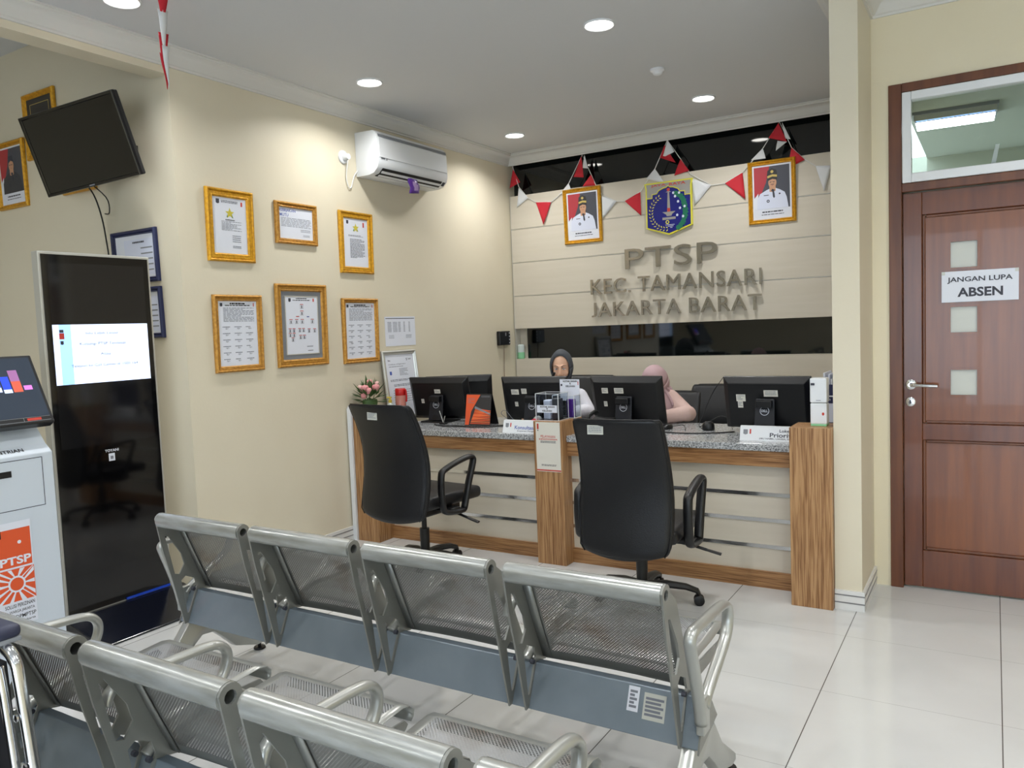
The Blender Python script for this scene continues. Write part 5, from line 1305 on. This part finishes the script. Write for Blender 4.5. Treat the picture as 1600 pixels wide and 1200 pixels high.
    for s, A in zip((-1, 1), arms):
        A1 = Vector(A[1]); A2 = Vector(A[2]); cuff = A1+(A2-A1)*.92
        limb(b, [Vector((s*.135, lean*.7, .93)), A[0], A1, cuff], [.062, .058, .050, .040])
        # folds
        for q in range(3):
            p = Vector(A[0]).lerp(A1, .45+.2*q); b.ell(p+Vector((0, -.004, .0)), (.061, .060, .007), 0, 16, 8, Matrix.Rotation(s*.6, 3, 'Y') @ Matrix.Rotation(.5, 3, 'X'))
        for q in range(3):
            p = A1.lerp(A2, .12+.2*q); dd = (A2-A1).normalized(); b.ell(p, (.055-.004*q, .055-.004*q, .006), 0, 16, 8, dd.to_track_quat('Z', 'Y').to_matrix() @ Matrix.Rotation(.35-.3*q, 3, 'X'))
    top = b.build('shirt' if not drape else 'blouse', top_m, t, smooth=True); remesh(top, .0065, 2)
    if collar:
        b = MB(); cr = []
        for k in range(15):
            a = radians(-205+k*230/14*1.0)
            a = radians(-90+25+k*310/14)
            cr.append([nb+Vector((.062*cos(a), .058*sin(a)-.0, .012-.02*cos((a+pi/2)))), nb+Vector((.070*cos(a), .066*sin(a), .050-.012*cos(a+pi/2))), nb+Vector((.088*cos(a), .082*sin(a), .015-.018*cos(a+pi/2)))])
        rows = list(map(list, zip(*cr))); b.sheet(rows); b.build('collar', top_m, top, solid=.004)
    b = MB()
    for s in (-1, 1): limb(b, [Vector((s*.085, 0, .57)), Vector((s*.10, -.40, .54)), Vector((s*.10, -.44, .30)), Vector((s*.10, -.43, .09))], [.108, .085, .080, .072])
    b.ell((0, -.0, .57), (.185, .15, .105), 0, 20, 12)
    o = b.build('trousers', 'cloth_black', t, smooth=True); remesh(o, .01, 4)
    for s in (-1, 1): MB().ell((s*.10, -.485, .042), (.048, .125, .041), 0, 18, 10).build('shoe', 'cord_black', t, smooth=True)
    # head scarf: a hood open at the face, then the cloth round the neck
    b = MB(); rows = []; seg = 36; e3 = (.085, .112, .127)
    C0 = Vector((0, .012, -.006))
    for i in range(15):
        th = radians(54+126*i/14)
        row = []
        for k in range(seg+1):
            a = 2*pi*k/seg; sq = 1.0
            dirv = Vector((sin(th)*cos(a), -cos(th), sin(th)*sin(a)))
            p = Vector((dirv.x*e3[0], dirv.y*e3[1], dirv.z*e3[2]))
            if i == 0: p = Vector((dirv.x*e3[0]*.97, dirv.y*e3[1]*.92, dirv.z*e3[2]*.965))
            wav = .0022*sin(7*a+th*5)
            row.append(H(C0+p*(1+wav*6*max(0, sin(th)))))
        rows.append(row)
    b.sheet(rows)
    # neck cloth
    rings = []
    if drape: lv = [(-.075, .078, .085, .0), (-.105, .098, .10, .005), (-.14, .135, .118, 0), (-.18, .165, .132, -.0), (-.235, .182, .148, -.0), (-.29, .188, .156, -.0)]
    else: lv = [(-.07, .072, .080, .004), (-.10, .066, .070, .012), (-.13, .066, .066, .016), (-.16, .072, .066, .016), (-.185, .080, .068, .014)]
    hcv = Vector(hc)
    for i, (dz, rx_, ry_, dy) in enumerate(lv):
        f = i/(len(lv)-1); c = (H((0, .01, -.07)))*(1-f)+Vector((nb.x, (nb.y+.012) if drape else nb.y, hc[2]+dz))*f; c.z = max(hc[2]+dz, 0) if not drape else H((0, .01, -.05)).z+(dz+.075)
        row = []
        for k in range(seg+1):
            a = 2*pi*k/seg; fold = 1+(.085*sin(11*a+.5*i) if drape else .035*sin(9*a+.6*i))*min(1, .3+f)
            row.append(c+Vector((rx_*cos(a)*fold, ry_*sin(a)*fold, .012*sin(3*a)*f)))
        rings.append(row)
    b.sheet(rings)
    if drape:
        for a0 in (10, 28, 46, -12, -34, -58, -82, -110, 150):
            pts = []
            for i, row in enumerate(rings):
                kf = ((a0+4*i) % 360)/360*seg; pts.append(row[int(kf) % seg]+(row[int(kf) % seg]-Vector((nb.x, nb.y, row[0].z))).normalized()*.004)
            b.tube(catmull(pts, 3), [.004]+[.0075]*(3*(len(pts)-1)-1)+[.005], 8)
    b.build('head_scarf', hijab_m, t, solid=.004)
    return t
person('veiled person in white shirt with grey head scarf, looking down at the counter', (-2.745, 5.27, 0), radians(0), (.025, -.13, 1.16), radians(13), radians(20),
       [[(-.215, -.14, .80), (-.22, -.22, .835-.0), (-.10, -.44, .822)], [(.225, -.10, .80), (.235, -.20, .84), (.12, -.44, .822)]], 'hijab_grey', 'shirt_white', -.10, False, True)
person('person in dusty pink head scarf and blouse bowed over the counter, elbow resting on it', (-2.03, 5.25, 0), radians(0), (.045, -.15, 1.04), radians(36), radians(-10),
       [[(-.25, -.14, .82), (-.27, -.26, .845), (-.10, -.42, .822)], [(.255, -.14, .84), (.30, -.27, .848), (.10, -.42, .824)]], 'hijab_pink', 'blouse_pink', -.13, True, False)
c1 = office_chair('office_chair', 'black office chair behind the counter with rounded back, occupied by the person in white', (-2.80, 5.38, 0), radians(178), .56, .0, 'office chairs behind the counter')
c2 = office_chair('office_chair', 'office chair behind the counter, occupied by the person in the pink scarf', (-2.06, 5.36, 0), radians(181), .46, -.12, 'office chairs behind the counter', False)
c3 = office_chair('office_chair', 'empty dark office chair behind the counter, left of the rightmost monitor', (-1.87, 5.96, 0), radians(178), .54, -.116, 'office chairs behind the counter', False)

# ------------------------------------------------------------------ folding wheelchair at the left edge
wc = thing('wheelchair', 'folded dark wheelchair with chrome tubes and a navy arm pad at the lower left edge', 'wheelchair', (-2.0, .60, 0))
wc['label'] = 'dark wheelchair with chrome tubes and a navy arm pad at the lower left edge'
def side(s, y):
    # frame along x (faces +x)
    P = [(-.20, y, .835), (.20, y, .835), (.255, y, .832), (.285, y, .812), (.298, y, .77), (.325, y, .60), (.345, y, .40), (.40, y, .20), (.46, y, .12)]
    MB().tube(catmull(P, 5), .0125, 14).build('side_frame', 'chrome', wc, smooth=True)
    MB().tube(catmull([(.262, y-.02*s, .80), (.275, y-.02*s, .74), (.30, y-.02*s, .56), (.318, y-.02*s, .30)], 5), .0095, 12).build('side_frame', 'chrome', wc, smooth=True)
    MB().tube([(-.22, y, .98), (-.22, y, .30)], .0125, 12).build('back_post', 'chrome', wc, smooth=True)
    MB().tube([(-.34, y, .93), (-.25, y, .965), (-.20, y, .95)], .016, 12).build('push_handle', 'cord_black', wc, smooth=True)
    MB().box(-.17, .265, y-.028, y+.032, .848, .878, bev=.013, seg=3).build('arm_pad', 'pad_navy', wc, smooth=SM)
    MB().box(-.165, .262, y-.026, y+.030, .840, .850, bev=.003).build('pad_base', 'laptop_grey', wc)
    MB().prism([(-.20, .44), (.275, .44), (.245, .80), (-.20, .81)], 'y', y-.004, y+.004).build('side_panel', 'cloth_black', wc)
    for (x, z) in ((.306, .70), (.325, .60), (.335, .50)):
        MB().lathe([(.008, -.014), (.008, -.018), (.001, -.02)], (x, y, z), 10, axis='y').build('screw', 'chrome', wc, smooth=SM)
    # wheels
    for (cx_, r_, yy) in ((-.18, .29, y+s*.06), (.40, .09, y)):
        MB().tube([(cx_+r_*cos(2*pi*k/40), yy, r_+.012+r_*sin(2*pi*k/40)) for k in range(40)], .013, 8, closed=True).build('tyre', 'cord_black', wc, smooth=True)
        w_ = MB(); w_.lathe([(.03, -.02), (.03, .02)], (cx_, yy, r_+.012), 16, axis='y')
        for k in range(12): w_.tube([(cx_, yy, r_+.012), (cx_+(r_-.005)*cos(2*pi*k/12), yy, r_+.012+(r_-.005)*sin(2*pi*k/12))], .0025, 6)
        w_.build('wheel', 'laptop_grey', wc, smooth=SM)
    MB().tube([(-.25, y, .30), (.36, y, .30)], .0125, 10).build('lower_rail', 'chrome', wc, smooth=True)
side(1, .20); side(-1, -.24)
MB().box(-.20, .24, -.24, .20, .47, .50, bev=.01).build('seat', 'cloth_black', wc)
MB().box(-.225, -.205, -.24, .20, .52, .92, bev=.008).build('backrest', 'cloth_black', wc)
MB().tube([(0, -.24, .30), (0, .20, .48)], .012, 10).tube([(0, .20, .30), (0, -.24, .48)], .012, 10).build('cross_brace', 'chrome', wc, smooth=SM)
